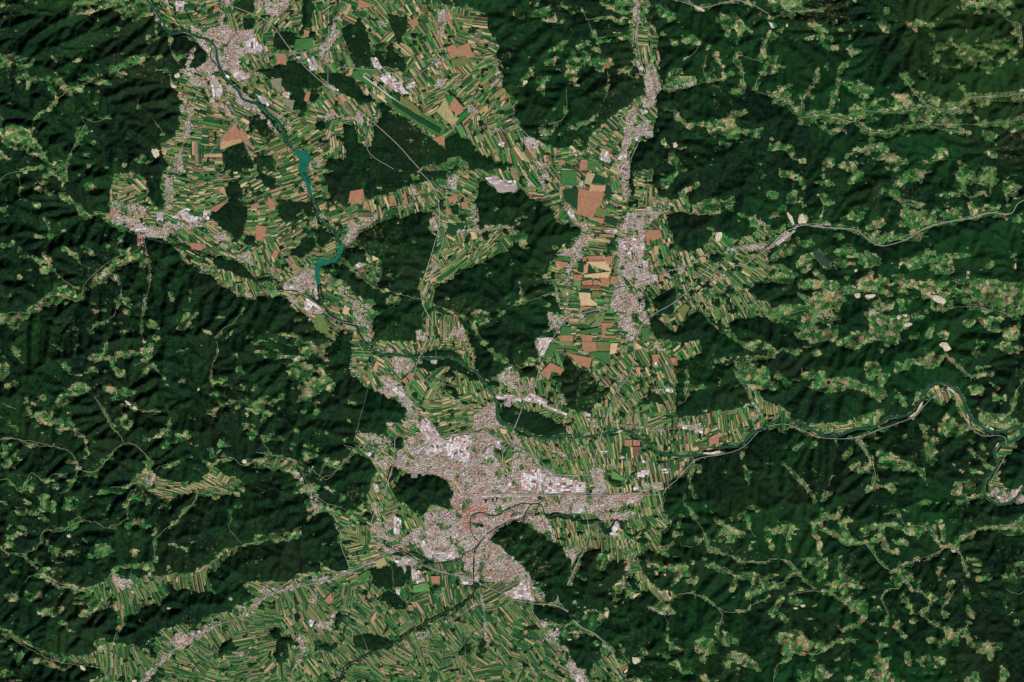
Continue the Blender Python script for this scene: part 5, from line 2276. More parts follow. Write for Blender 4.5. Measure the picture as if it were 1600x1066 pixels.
WOOD_LABELS = [
 ((1298, 555), 'vast dark hill forest filling the right half of the land', 'forest'),
 ((222, 561), 'vast dark hill forest filling the left part of the land', 'forest'),
 ((876, 99), 'mountain forest at the top between the airport plain and the long town valley', 'forest'),
 ((795, 441), 'long forested ridge in the middle, left of the square brown fields', 'forest'),
 ((619, 250), 'flat lowland forest just below the airport runway', 'forest'),
 ((611, 426), 'forested hill block inside the bend of the green river', 'forest'),
 ((60, 1042), 'forest in the bottom left corner', 'forest'),
 ((553, 756), 'forested hill on the left side of the large city', 'forest'),
 ((577, 77), 'narrow lowland forest above the airport runway', 'forest'),
 ((466, 133), 'patchy lowland wood left of the airport beside the motorway', 'wood'),
 ((906, 606), 'round dark wooded hill above the river, right of the white warehouses', 'wood'),
 ((660, 770), 'oval wooded hill enclosed by the large city', 'wood'),
 ((364, 332), 'compact dark wood on the plain right of the white factories', 'wood'),
 ((832, 658), 'riverside wood on the upper bank below the row of warehouses', 'wood'),
 ((1583, 730), 'forest slope at the right edge above the river town', 'wood'),
 ((543, 137), 'lowland wood along the lower left edge of the runway', 'wood'),
 ((611, 900), 'dark marsh wood below the big city beside the motorway', 'wood'),
 ((459, 327), 'wood on the left bank of the green river above its sharp bend', 'wood'),
 ((26, 250), 'small forested ridge at the left edge of the photo', 'wood'),
 ((371, 248), 'dark wood below the large brown triangular field', 'wood'),
 ((368, 420), 'long narrow wood along the small river at the foot of the hills', 'wood'),
 ((1037, 471), 'pair of dark woods beside the motorway right of the long town', 'wood'),
 ((440, 1008), 'ragged ring of wood on an isolated hill in the southern marsh', 'wood'),
 ((448, 63), 'wood on the plain near the top, right of the river town', 'wood'),
 ((700, 574), 'wood inside the river bend above the narrow field strips', 'wood'),
 ((576, 1001), 'small dark wood on the left bank of the marsh river', 'wood'),
 ((622, 44), 'small angular wood among fields above the airport', 'wood'),
 ((416, 266), 'wood on the plain left of the turquoise reservoir', 'wood'),
 ((385, 21), 'narrow wood at the top edge right of the river town', 'wood'),
 ((407, 200), 'wood beside the green river above the reservoir', 'wood'),
 ((475, 387), 'dark wood immediately left of the sharp river bend', 'wood'),
 ((613, 937), 'patchy wood in the marsh below the long dark marsh wood', 'wood'),
 ((1030, 628), 'narrow wood at the foot of the forested hill on the right', 'wood'),
]
used = set(); taken = np.zeros(len(par), bool)
for (lx, ly), text, kindn in WOOD_LABELS:
    bi, bd = None, 30.0
    for i in big:
        if i in used: continue
        s = (lab == i) & inside
        d = math.hypot(CX[s].mean() - lx, CY[s].mean() - ly)
        if d < bd: bd, bi = d, i
    if bi is None: continue
    used.add(bi); taken[bi] = True
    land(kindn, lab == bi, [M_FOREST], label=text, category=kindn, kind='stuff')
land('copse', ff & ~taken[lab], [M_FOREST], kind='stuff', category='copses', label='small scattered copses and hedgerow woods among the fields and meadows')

# ---------------------------------------------------------------- towns and landmarks
TOWNS = [
 ((350, 90), 'large pale town', 'astride the river at the upper left'),
 ((300, 180), 'long roadside village', 'at the left edge of the upper left plain'),
 ((265, 300), 'long roadside village', 'just above the row of white factories'),
 ((215, 350), 'old town with a red core', 'at the mouth of the valley on the left'),
 ((310, 345), 'suburb', 'under the row of white factories on the left plain'),
 ((385, 150), 'riverside village', 'on the bend of the dark river below the upper left town'),
 ((515, 65), 'long village', 'above the airport, left of the lowland forest'),
 ((440, 15), 'suburb', 'at the top edge right of the upper left town'),
 ((690, 30), 'village with red roofs', 'at the foot of the mountains on the top edge'),
 ((515, 185), 'village', 'left of the motorway below the airport'),
 ((565, 185), 'village', 'beside the motorway below the runway'),
 ((600, 40), 'small village', 'between two lowland woods above the airport'),
 ((685, 105), 'village', 'right of the airport terminal'),
 ((690, 135), 'village', 'right of the runway on the airport plain'),
 ((740, 175), 'village', 'beyond the lower right end of the runway'),
 ((750, 50), 'hamlet', 'against the mountain forest in the top middle'),
 ((775, 205), 'village', 'in the narrow fields below the mountains in the top middle'),
 ((480, 290), 'village at a dam', 'below the turquoise reservoir'),
 ((495, 350), 'village', 'on the left bank above the sharp river bend'),
 ((550, 360), 'village', 'on the right bank at the sharp river bend'),
 ((705, 285), 'village', 'beside the straight motorway in the upper middle'),
 ((680, 345), 'village', 'on the right of the motorway beside the central hill'),
 ((740, 340), 'roadside village', 'at the foot of the long central ridge'),
 ((710, 385), 'roadside hamlet', 'in the side valley right of the motorway'),
 ((680, 415), 'hamlet', 'where the motorway valley narrows between two forests'),
 ((480, 450), 'pale town', 'where two rivers meet left of the centre'),
 ((540, 460), 'suburb', 'on the right bank below the river junction'),
 ((570, 500), 'village', 'along the river before it turns to the large city'),
 ((350, 400), 'village', 'between the small river and the wood on the left'),
 ((90, 240), 'small valley town', 'near the left edge in the narrow upper valley'),
 ((665, 525), 'village', 'beside the motorway above the river loop'),
 ((710, 515), 'village', 'in the field bay right of the motorway'),
 ((620, 560), 'suburb', 'on both banks where the motorway crosses the river'),
 ((580, 590), 'village', 'at the forest foot left of the river loop'),
 ((640, 620), 'suburb', 'running down to the large city along the railway'),
 ((800, 605), 'suburb', 'on the right bank below the central ridge'),
 ((835, 545), 'commercial suburb', 'at the tip of the central ridge beside the motorway'),
 ((840, 220), 'village', 'on the plain below the top middle mountains'),
 ((850, 290), 'village', 'left of the big square fields'),
 ((915, 370), 'town', 'between the big square fields and the forested ridge'),
 ((890, 470), 'roadside village', 'along the left side of the southern square fields'),
 ((870, 510), 'suburb', 'left of the square fields where the roads meet'),
 ((1015, 145), 'narrow town with red roofs', 'squeezed between mountains in the upper valley'),
 ((985, 210), 'long ribbon suburb', 'below the narrow mountain valley town'),
 ((1060, 135), 'village', 'in the side valley right of the narrow mountain town'),
 ((975, 60), 'valley village', 'near the top in the narrow mountain valley'),
 ((975, 290), 'ribbon village', 'right of the big square fields'),
 ((980, 370), 'industrial suburb', 'above the large town in the upper right plain'),
 ((980, 450), 'large pale town', 'in the middle of the upper right plain'),
 ((985, 510), 'suburb', 'strung out below the large plain town'),
 ((1060, 425), 'village', 'right of the plain town beside the motorway'),
 ((1160, 390), 'long village', 'in the side valley right of the plain town'),
 ((1110, 435), 'village', 'on the motorway in the right hand valley'),
 ((1225, 360), 'valley town', 'where the motorway enters the eastern hills'),
 ((1365, 370), 'valley village', 'on the motorway bend in the eastern hills'),
 ((1370, 485), 'hill town', 'among meadows and quarries in the eastern hills'),
 ((1515, 335), 'small village', 'on the motorway near the right edge'),
 ((735, 755), 'large dense city', 'filling the basin in the lower middle'),
 ((640, 830), 'western suburb', 'of the city below the oval wooded hill'),
 ((620, 725), 'western suburb', 'of the city left of its ring road'),
 ((770, 860), 'southern suburb', 'of the city between river and wooded hill'),
 ((570, 885), 'roadside suburb', 'stretching lower left from the city'),
 ((870, 590), 'village', 'on the bank left of the round wooded hill'),
 ((960, 590), 'village', 'on the plain right of the motorway junction'),
 ((930, 660), 'ribbon village', 'on the upper river bank beside the ring motorway'),
 ((1070, 665), 'village with factories', 'on the plain right of the river'),
 ((1175, 640), 'village', 'at the mouth of the side valley on the right plain'),
 ((940, 760), 'suburb', 'at the right end of the city beside the railway yard'),
 ((1010, 755), 'suburb', 'between the railway yard and the eastern forest'),
 ((950, 815), 'suburb', 'beside the winding dark river right of the city'),
 ((900, 860), 'village', 'at the forest foot below the winding river'),
 ((1010, 870), 'ribbon village', 'in the valley running down from the winding river'),
 ((1045, 930), 'village', 'at the lower end of the eastern side valley'),
 ((865, 1000), 'long village', 'at the right edge of the southern marsh'),
 ((905, 1050), 'suburb with factories', 'at the bottom edge right of the marsh'),
 ((820, 900), 'suburb with shopping halls', 'at the lower right tip of the city'),
 ((755, 960), 'roadside village', 'crossing the marsh below the city'),
 ((690, 970), 'ribbon hamlet', 'along the straight road through the marsh'),
 ((510, 970), 'village', 'on the marsh left of the small dark wood'),
 ((470, 1010), 'village', 'beside the ragged wooded hill on the marsh'),
 ((495, 905), 'roadside town', 'along the motorway at the upper edge of the marsh'),
 ((415, 920), 'village', 'at the forest foot beside the motorway on the left'),
 ((345, 965), 'village', 'on the motorway bend in the lower left plain'),
 ((280, 1005), 'village with halls', 'beside the motorway in the lower left plain'),
 ((235, 1050), 'village', 'where the motorway leaves the picture at the bottom'),
 ((190, 910), 'compact town', 'in the wide valley at the lower left'),
 ((110, 920), 'village', 'left of the compact valley town at the lower left'),
 ((315, 890), 'village', 'at the right end of the wide valley lower left'),
 ((235, 895), 'village', 'in the wide valley right of its compact town'),
 ((80, 960), 'hill village', 'in the meadows at the lower left'),
 ((40, 1000), 'ribbon village', 'in the valley at the bottom left corner'),
 ((190, 1015), 'village', 'in the fields near the bottom left'),
 ((235, 750), 'valley town', 'in the green basin on the left'),
 ((330, 760), 'village', 'in the right half of the green basin on the left'),
 ((490, 750), 'village', 'in the valley left of the city hills'),
 ((500, 540), 'hill village', 'under the forest left of the river junction'),
 ((1370, 675), 'riverside village', 'on the gorge road in the middle right'),
 ((1270, 660), 'village', 'on the upper bank of the gorge river'),
 ((1470, 620), 'village', 'inside the big river loop at the right'),
 ((1550, 650), 'village', 'right of the big river loop'),
 ((1570, 775), 'town', 'inside the last river bend at the right edge'),
 ((1420, 145), 'valley village', 'in the upper right valley'),
 ((1340, 185), 'valley village', 'at the left end of the upper right valley'),
 ((1230, 165), 'valley village', 'right of the ridge in the upper right'),
 ((1545, 150), 'village', 'in the upper right valley near the edge'),
 ((1487, 855), 'valley village', 'in the forks of the lower right hills'),
 ((330, 300), 'settlement', 'on the left plain beside the white halls'),
]
TP = np.array([t[0] for t in TOWNS], float)
def near_town(x, y): return np.argmin((TP[:, 0] - x) ** 2 + (TP[:, 1] - y) ** 2)
LAND = [(t[0], 'the ' + t[1] + ' ' + t[2]) for t in TOWNS]
LAND += [((618, 150), 'the airport runway'), ((475, 250), 'the turquoise reservoir'), ((925, 305), 'the big square brown fields'),
         ((925, 430), 'the southern square fields'), ((660, 770), 'the oval wooded hill in the city'), ((906, 606), 'the round wooded hill')]
SHORT = [((350, 90), 'upper left town'), ((215, 350), 'left valley town'), ((618, 150), 'airport runway'), ((475, 250), 'turquoise reservoir'),
         ((510, 400), 'sharp river bend'), ((480, 450), 'river junction town'), ((705, 285), 'central motorway village'), ((790, 290), 'white halls in the forest bay'),
         ((925, 285), 'big square fields'), ((925, 430), 'striped square fields'), ((980, 450), 'upper right plain town'), ((1015, 145), 'narrow mountain town'),
         ((1225, 360), 'eastern motorway town'), ((1370, 485), 'eastern hill town'), ((735, 780), 'city centre'), ((660, 770), 'oval wooded hill'),
         ((906, 606), 'round wooded hill'), ((620, 560), 'motorway river bridge'), ((640, 900), 'dark marsh wood'), ((440, 1008), 'ragged marsh hill'),
         ((190, 910), 'compact lower left town'), ((235, 750), 'left basin town'), ((1470, 620), 'big river loop'), ((1570, 775), 'right edge river town'),
         ((870, 1000), 'marsh edge village'), ((950, 730), 'railway yard'), ((1080, 670), 'right plain river bank'), ((310, 230), 'upper left strip fields'),
         ((690, 40), 'top middle village'), ((1400, 160), 'upper right valley'), ((1250, 980), 'lower right meadows'), ((550, 40), 'top edge wood'),
         ((480, 960), 'marsh village'), ((780, 920), 'lower city motorway'), ((280, 1000), 'lower left motorway'), ((1540, 30), 'top right mountain meadows'),
         ((900, 30), 'top middle mountains'), ((20, 860), 'lower left edge'), ((1000, 930), 'lower middle side valley')]
DIRS = ['right of', 'lower right of', 'below', 'lower left of', 'left of', 'upper left of', 'above', 'upper right of']
seen = {}
def where(x, y):
    d = [(math.hypot(x - p[0], y - p[1]), p, n) for p, n in SHORT]; d.sort(key=lambda k: k[0]); dd, p, n = d[0]
    if dd < 14: return 'right at the ' + n, d
    k = int(round(math.atan2(y - p[1], x - p[0]) / (math.pi / 4))) % 8
    q = 'just ' if dd < 45 else '' if dd < 90 else 'well '
    return q + DIRS[k] + ' the ' + n, d
def unique(text, x, y):
    w, d = where(x, y); full = text + ' ' + w
    if full in seen:
        p, n = d[1][1], d[1][2]
        k = int(round(math.atan2(y - p[1], x - p[0]) / (math.pi / 4))) % 8
        full = full + ' and ' + DIRS[k] + ' the ' + n
    c = 0; base_ = full
    while full in seen and c < 8:
        full = base_ + [', nearest the picture centre', ', the middle one', ', the outer one', ', the uppermost', ', the lowermost', ', the leftmost', ', the rightmost', ', a further one'][c]; c += 1
    seen[full] = 1; ws = full.split()
    return ' '.join(ws[:16])

# ---------------------------------------------------------------- boxes
def boxes(cx_, cy_, zg, w, l, h, ang, roofmi, gable=True):
    """houses: four walls and a shallow ridge roof; returns V, F(4), material index"""
    n = len(cx_); ca, sa = np.cos(ang), np.sin(ang)
    lx = np.array([-.5, .5, .5, -.5]); ly = np.array([-.5, -.5, .5, .5])
    V = np.zeros((n, 10, 3))
    for k in range(4):
        dx = lx[k] * l; dy = ly[k] * w
        X = cx_ + dx * ca - dy * sa; Y = cy_ + dx * sa + dy * ca
        V[:, k, 0] = X; V[:, k, 1] = Y; V[:, k, 2] = zg - 12
        V[:, k + 4, 0] = X; V[:, k + 4, 1] = Y; V[:, k + 4, 2] = zg + h
    for k, s in ((8, -.5), (9, .5)):
        dx = s * l * (0.96)
        V[:, k, 0] = cx_ + dx * ca; V[:, k, 1] = cy_ + dx * sa; V[:, k, 2] = zg + h + 0.12 * w
    b = (np.arange(n) * 10)[:, None]
    f = np.array([[0, 1, 5, 4], [1, 2, 6, 5], [2, 3, 7, 6], [3, 0, 4, 7], [4, 5, 9, 8], [6, 7, 8, 9]])
    F = (b[:, :, None] + f[None]).reshape(-1, 4)
    T = np.array([[5, 6, 9], [7, 4, 8]]); FT = (b[:, :, None] + T[None]).reshape(-1, 3)
    mi = np.repeat(roofmi[:, None], 6, 1); mi[:, :4] = len(RKEYS)
    return V.reshape(-1, 3), F, mi.ravel(), FT
RM = [MR[k] for k in RKEYS] + [M_WALL]
def house_mesh(name, sel, d):
    V, F, mi, FT = boxes(*[a[sel] for a in d])
    # close the gable ends with degenerate-free quads: ridge end, eave, eave mid
    me = bpy.data.meshes.new(name)
    nq, ntr = len(F), len(FT); tot = nq * 4 + ntr * 3
    me.vertices.add(len(V)); me.vertices.foreach_set('co', V.astype(np.float32).ravel())
    me.loops.add(tot); me.loops.foreach_set('vertex_index', np.concatenate([F.ravel(), FT.ravel()]).astype(np.int32))
    me.polygons.add(nq + ntr)
    ls = np.concatenate([np.arange(nq) * 4, nq * 4 + np.arange(ntr) * 3]).astype(np.int32)
    me.polygons.foreach_set('loop_start', ls); me.polygons.foreach_set('loop_total', np.concatenate([np.full(nq, 4), np.full(ntr, 3)]).astype(np.int32))
    for m in RM: me.materials.append(m)
    me.polygons.foreach_set('material_index', np.concatenate([mi, np.full(ntr, len(RKEYS))]).astype(np.int32))
    me.update(calc_edges=True); return me
# house positions in built-up areas
st = 1.42
hyy, hxx = np.mgrid[1:H - 2:st, 1:W - 2:st]
hx0 = hxx + (rng.random(hxx.shape) - .5) * st * 1.1; hy0 = hyy + (rng.random(hxx.shape) - .5) * st * 1.1
hx0 = np.clip(hx0, 0, W - 1); hy0 = np.clip(hy0, 0, H - 1)
ub = look(blur(urb, 1), hx0, hy0); wt = look(blur(water.astype(np.float32), 1), hx0, hy0)
halls_m = np.zeros((H, W), bool)
for code, p, P in ITEMS:
    if code in 'BQ' :
        sl, m = poly_mask(P)
        if sl: halls_m[sl][m] = True
clump = fbm(hx0, hy0, 5, 51, 2)
op = look(open_, hx0, hy0)
clump2 = fbm(hx0, hy0, 16, 61, 2)
k1 = (rng.random(hx0.shape) < ub * (0.1 + 0.9 * clump + 0.75 * clump2)) & (ub > 0.12) & (wt < 0.3) & ~look(halls_m, hx0, hy0) & op
# farmhouses scattered in the hills and on the plain
mead = look(dens, hx0, hy0); fm = look(farm, hx0, hy0)
vil = fbm(hx0, hy0, 14, 53, 3)
pr = np.where(fm, np.where(vil > 0.64, 0.12, 0.004), np.where(mead > 0.3, 0.018 + np.clip(vil - 0.5, 0, 1) * 0.8, 0.006))
k2 = (rng.random(hx0.shape) < pr) & op & (ub < 0.1) & (wt < 0.1) & ~look(solid, hx0, hy0)
ot = look(oldtown, hx0, hy0)
# streets: gaps between the rows of houses
qa = np.floor(fbm(hx0, hy0, 40, 57, 1) * 12) * 0.55
su = hx0 * np.cos(qa) + hy0 * np.sin(qa); sv = -hx0 * np.sin(qa) + hy0 * np.cos(qa)
k1 |= (ot > 0.6) & (wt < 0.3) & (rng.random(hx0.shape) < 0.95)
k1 &= ~((ot < 0.6) & (np.mod(su, 9.3) < 1.1) | (np.mod(sv, 6.1) < 0.9) & (clump2 > 0.4))
keep = k1 | k2; isfarm = (k2 & ~k1)[keep]
X = hx0[keep]; Y = hy0[keep]; U_ = ub[keep]; OT = ot[keep]; n = len(X)
big_ = (rng.random(n) < 0.10 + 0.2 * (U_ > 0.8)) & ~isfarm
wd_ = np.where(big_, 26 + 22 * rng.random(n), 17 + 13 * rng.random(n)); ln_ = wd_ * (1.1 + 0.9 * rng.random(n))
wd_ = np.where(isfarm, 13 + 10 * rng.random(n), wd_); ln_ = np.where(isfarm, wd_ * 1.7, ln_)
hh = np.where(big_, 9 + 12 * rng.random(n), 5 + 4 * rng.random(n))
rr = rng.random(n)
pal_n = np.array([RKEYS.index(k) for k in ['pale', 'pale', 'pale', 'pink', 'pink', 'brown', 'red', 'grey', 'lilac', 'pink']])
pal_o = np.array([RKEYS.index(k) for k in ['oldred', 'oldred', 'oldred', 'red', 'red', 'pink', 'oldred', 'red', 'pale', 'brown']])
pal_f = np.array([RKEYS.index(k) for k in ['pale', 'white', 'pale', 'pink', 'white', 'pale', 'brown', 'grey', 'pale', 'red']])
ridx = (rr * 9.999).astype(int)
pal_q = np.array([RKEYS.index(k) for k in ['pink', 'pink', 'red', 'pink', 'pale', 'pink', 'oldred', 'pink', 'lilac', 'pale']])
pal_w = np.array([RKEYS.index(k) for k in ['pale', 'white', 'pale', 'lilac', 'pale', 'pink', 'grey', 'white', 'lilac', 'pale']])
pal_b = np.array([RKEYS.index(k) for k in ['pink', 'brown', 'red', 'pink', 'brown', 'pale', 'dark', 'red', 'grey', 'pink']])
zone = fbm(X, Y, 11, 67, 2)
rm_ = np.where(OT > 0.6, pal_o[ridx], np.where(OT > 0.1, pal_q[ridx], np.where(isfarm, pal_f[ridx], np.where(zone > 0.56, pal_w[ridx], np.where(zone < 0.42, pal_b[ridx], pal_n[ridx])))))
ang0 = np.floor(fbm(X, Y, 40, 57, 1) * 12) * 0.55 + (rng.random(n) < 0.4) * math.pi / 2 + rng.normal(0, 0.06, n)
bx, by = world(X, Y)
D_ = (bx, by, height(X, Y) + 1.0, wd_, ln_, hh, ang0, rm_)
tid = np.argmin((X[:, None] - TP[None, :, 0]) ** 2 + (Y[:, None] - TP[None, :, 1]) ** 2, 1)
dtn = np.hypot(X - TP[tid, 0], Y - TP[tid, 1])
far = isfarm | (dtn > 75)
for i, (p, what, wh) in enumerate(TOWNS):
    s = (tid == i) & ~far
    if s.sum() < 12: continue
    kind_ = 'city' if 'city' in what else 'village' if ('village' in what or 'hamlet' in what) else 'suburb' if 'suburb' in what else 'town'
    ox, oy = world(*p)
    e = newobj(kind_, None, label=' '.join((what + ' ' + wh).split()[:16]), category=kind_)
    e.location = (float(ox), float(oy), float(height(*p)))
    dd = list(D_); dd[0] = dd[0] - float(ox); dd[1] = dd[1] - float(oy); dd[2] = dd[2] - float(height(*p))
    newobj('houses', house_mesh('houses', s, dd), e, kind='stuff')
    print('TOWN', i, p, int(s.sum()))
newobj('farmhouses', house_mesh('farmhouses', far, D_), kind='stuff', category='farmhouses', label='small pale farmhouses scattered over the hill meadows and side valleys')

# ---------------------------------------------------------------- halls (factories, warehouses), each complex a thing
def prism(name, P3, mats, depth=3.0):
    n = len(P3); V = [tuple(p) for p in P3] + [(p[0], p[1], p[2] - depth) for p in P3]
    F = [tuple(range(n))] + [(k, k + n, (k + 1) % n + n, (k + 1) % n) for k in range(n)]
    me = bpy.data.meshes.new(name); me.from_pydata(V, [], F)
    for m in mats: me.materials.append(m)
    return me
def ccw(P):
    x, y = P[:, 0], P[:, 1]; a = np.sum(x * np.roll(y, -1) - np.roll(x, -1) * y)
    return P if a < 0 else P[::-1]         # y runs down in the survey
def flat(P, off, ox=0, oy=0, oz=0):
    P = ccw(np.asarray(P, float)); wx_, wy_ = world(P[:, 0], P[:, 1]); z_ = height(P[:, 0], P[:, 1]) + off
    return np.stack([wx_ - ox, wy_ - oy, z_ - oz], -1)
def unit_hall(roof):
    me = bpy.data.meshes.new('hall_' + roof)
    V = [(-.5, -.5, -1), (.5, -.5, -1), (.5, .5, -1), (-.5, .5, -1), (-.5, -.5, 1), (.5, -.5, 1), (.5, .5, 1), (-.5, .5, 1),
         (-.47, -.47, 1), (.47, -.47, 1), (.47, .47, 1), (-.47, .47, 1), (-.47, -.47, .94), (.47, -.47, .94), (.47, .47, .94), (-.47, .47, .94),
         (-.4, 0, 1.02), (.4, 0, 1.02)]
    F = [(0, 1, 5, 4), (1, 2, 6, 5), (2, 3, 7, 6), (3, 0, 4, 7), (4, 5, 9, 8), (5, 6, 10, 9), (6, 7, 11, 10), (7, 4, 8, 11),
         (8, 9, 13, 12), (9, 10, 14, 13), (10, 11, 15, 14), (11, 8, 12, 15), (12, 13, 17, 16), (14, 15, 16, 17), (13, 14, 17), (15, 12, 16)]
    me.from_pydata(V, [], F); me.materials.append(MR[roof]); me.materials.append(M_WALL)
    me.polygons.foreach_set('material_index', [1] * 4 + [0] * 12); return me
HALLM = [unit_hall(k) for k in ('pale', 'white', 'white', 'lilac', 'pale', 'grey', 'lilac', 'pale', 'brown', 'dark', 'white', 'pink')]
nh = 0
for code, p, P in ITEMS:
    if code != 'B': continue
    c = P.mean(0); ox, oy = [float(v) for v in world(*c)]; oz = float(height(*c))
    E = np.roll(P, -1, 0) - P; k = np.argmax(np.hypot(E[:, 0], E[:, 1])); a = math.atan2(E[k, 1], E[k, 0])
    area = 0.5 * abs(np.sum(P[:, 0] * np.roll(P[:, 1], -1) - np.roll(P[:, 0], -1) * P[:, 1]))
    size = 'large' if area > 350 else 'mid-sized' if area > 120 else 'small'
    shape = 'elongated' if np.ptp(P[:, 0]) > 2 * np.ptp(P[:, 1]) or np.ptp(P[:, 1]) > 2 * np.ptp(P[:, 0]) else 'compact'
    e = newobj('industrial_estate', None, category='factory halls', group='estates of large pale flat-roofed halls',
               label=unique('%s %s white halls' % (size, shape), *c))
    e.location = (ox, oy, oz)
    newobj('yard', prism('yard', flat(P, 4.5, ox, oy, oz), [M_YARD], 4), e)
    ca, sa = math.cos(a), math.sin(a); R_ = (P - c) @ np.array([[ca, -sa], [sa, ca]])
    v = R_[:, 1].min() + 0.4
    while v < R_[:, 1].max():
        dv = rng.uniform(1.8, 4.6); u = R_[:, 0].min() + 0.4
        while u < R_[:, 0].max():
            du = rng.uniform(2.0, 7.0)
            uu, vv = u + du / 2, v + dv / 2; x, y = c[0] + uu * ca - vv * sa, c[1] + uu * sa + vv * ca
            if in_poly(P, np.array([x]), np.array([y]))[0] and rng.random() < p * 0.9 and not look(water, x, y):
                o = newobj('hall', HALLM[int(rng.integers(0, len(HALLM)))] if rng.random() > 0.03 else HALLM[-1], e); nh += 1
                hx_, hy_ = world(x, y); h = rng.uniform(8, 16)
                o.location = (float(hx_) - ox, float(hy_) - oy, float(height(x, y)) - oz + 5)
                o.rotation_euler = (0, 0, -a); o.scale = ((du - 0.5) * MPP, (dv - 0.55) * MPP, h)
            u += du
        v += dv
print('HALLS', nh)
# ---------------------------------------------------------------- quarries with benches
for code, p, P in ITEMS:
    if code != 'Q': continue
    c = P.mean(0); ox, oy = [float(v) for v in world(*c)]; oz = float(height(*c))
    size = 'large' if np.ptp(P[:, 0]) > 13 else 'small'
    e = newobj('quarry', None, category='quarry', label=unique(size + ' pale bare quarry or gravel bank', *c)); e.location = (ox, oy, oz)
    zz = height(P[:, 0], P[:, 1]).max() - oz + 42
    for k, f in enumerate((1.0, 0.72, 0.45)):
        PP = ccw(c + (P - c) * f * (1 if k == 0 else rng.uniform(0.9, 1.1, (len(P), 1))))
        # round the outline
        Q_ = []
        for i in range(len(PP)):
            a_, b_ = PP[i], PP[(i + 1) % len(PP)]; Q_ += [a_ * .75 + b_ * .25, a_ * .25 + b_ * .75]
        Q_ = np.array(Q_); Q_ = c + (Q_ - c) * (0.72 + 0.75 * rng.random((len(Q_), 1))); wx_, wy_ = world(Q_[:, 0], Q_[:, 1])
        newobj('bench', prism('bench', np.stack([wx_ - ox, wy_ - oy, np.full(len(Q_), zz + 7.0 * k)], -1), [M_QUARRY], 60 if k == 0 else 7), e)

# ---------------------------------------------------------------- large single fields
CN = dict(green='green', green2='bright green', dgreen='dark green', lgreen='light green', pale='pale green', olive='olive', olive2='olive green',
          straw='straw coloured', cream='cream coloured', tan='tan', brown='reddish brown', grey='grey green', grey2='dull grey', cyan='bluish white', purple='dark purple', mgreen='green', dbrown='dark brown')
SF = []
for code, p, P in ITEMS:
    if code != 'S' or p in ('red', 'magenta', 'oldpink'): continue
    c = P.mean(0); w_ = max(np.ptp(P[:, 0]), np.ptp(P[:, 1]))
    nm = 'roof' if p == 'purple' else 'field'; SF.append(p)
    o = newobj(nm, prism(nm, flat(P, 7.0 + 0.35 * len(SF)), [MF[p]], 6), category='field' if nm == 'field' else 'roof', group='large single fields' if nm == 'field' else 'dark hall roofs',
               label=unique(('large ' if w_ > 22 else 'small ' if w_ < 9 else '') + CN[p] + (' field' if nm == 'field' else ' flat hall roof'), *c))

# ---------------------------------------------------------------- the patchwork of strip fields
OR = [(P[0], p) for c_, p, P in ITEMS if c_ == 'O']; OP = np.array([o[0] for o in OR]); OA = np.array([o[1] for o in OR], float)
fpos = np.where(farm & open_, 1, 0)
S0 = 23.0; seeds = {}
for j in range(-1, int(H / S0) + 2):
    for i in range(-1, int(W / S0) + 2):
        seeds[(i, j)] = np.array([(i + .5 + rng.uniform(-.42, .42)) * S0, (j + .5 + rng.uniform(-.42, .42)) * S0])
def clip(P, nx_, ny_, d):
    """keep n.p <= d"""
    out = []; n = len(P)
    for i in range(n):
        a, b = P[i], P[(i + 1) % n]; da = a[0] * nx_ + a[1] * ny_ - d; db = b[0] * nx_ + b[1] * ny_ - d
        if da <= 0: out.append(a)
        if da * db < 0: t = da / (da - db); out.append((a[0] + (b[0] - a[0]) * t, a[1] + (b[1] - a[1]) * t))
    return out
okm = (blur((farm & open_).astype(np.float32), 0) > 0.5) & ~water & (blur(urb, 1) < 0.34) & ~solid
PALS = {
 'north': ('mgreen mgreen fgreen green green olive2 pale straw straw cream tan brown dgreen dgreen dgreen mgreen green2 lgreen dbrown olive fgreen fgreen olive2 mgreen mauve'.split()),
 'marsh': ('mgreen mgreen green olive pale dgreen dgreen fgreen fgreen fgreen mgreen green green lgreen olive2 straw tan mauve mauve mgreen dgreen olive2 olive mgreen mgreen olive2 fgreen fgreen pale'.split()),
 'dark': ('dgreen dgreen fgreen fgreen mgreen mgreen dgreen green fgreen green2 mgreen mgreen mauve olive tan'.split()),
 'east': ('mgreen green green pale pale straw olive2 cream tan mgreen dgreen dgreen fgreen olive2 mgreen green2 lgreen olive brown fgreen mgreen'.split())}
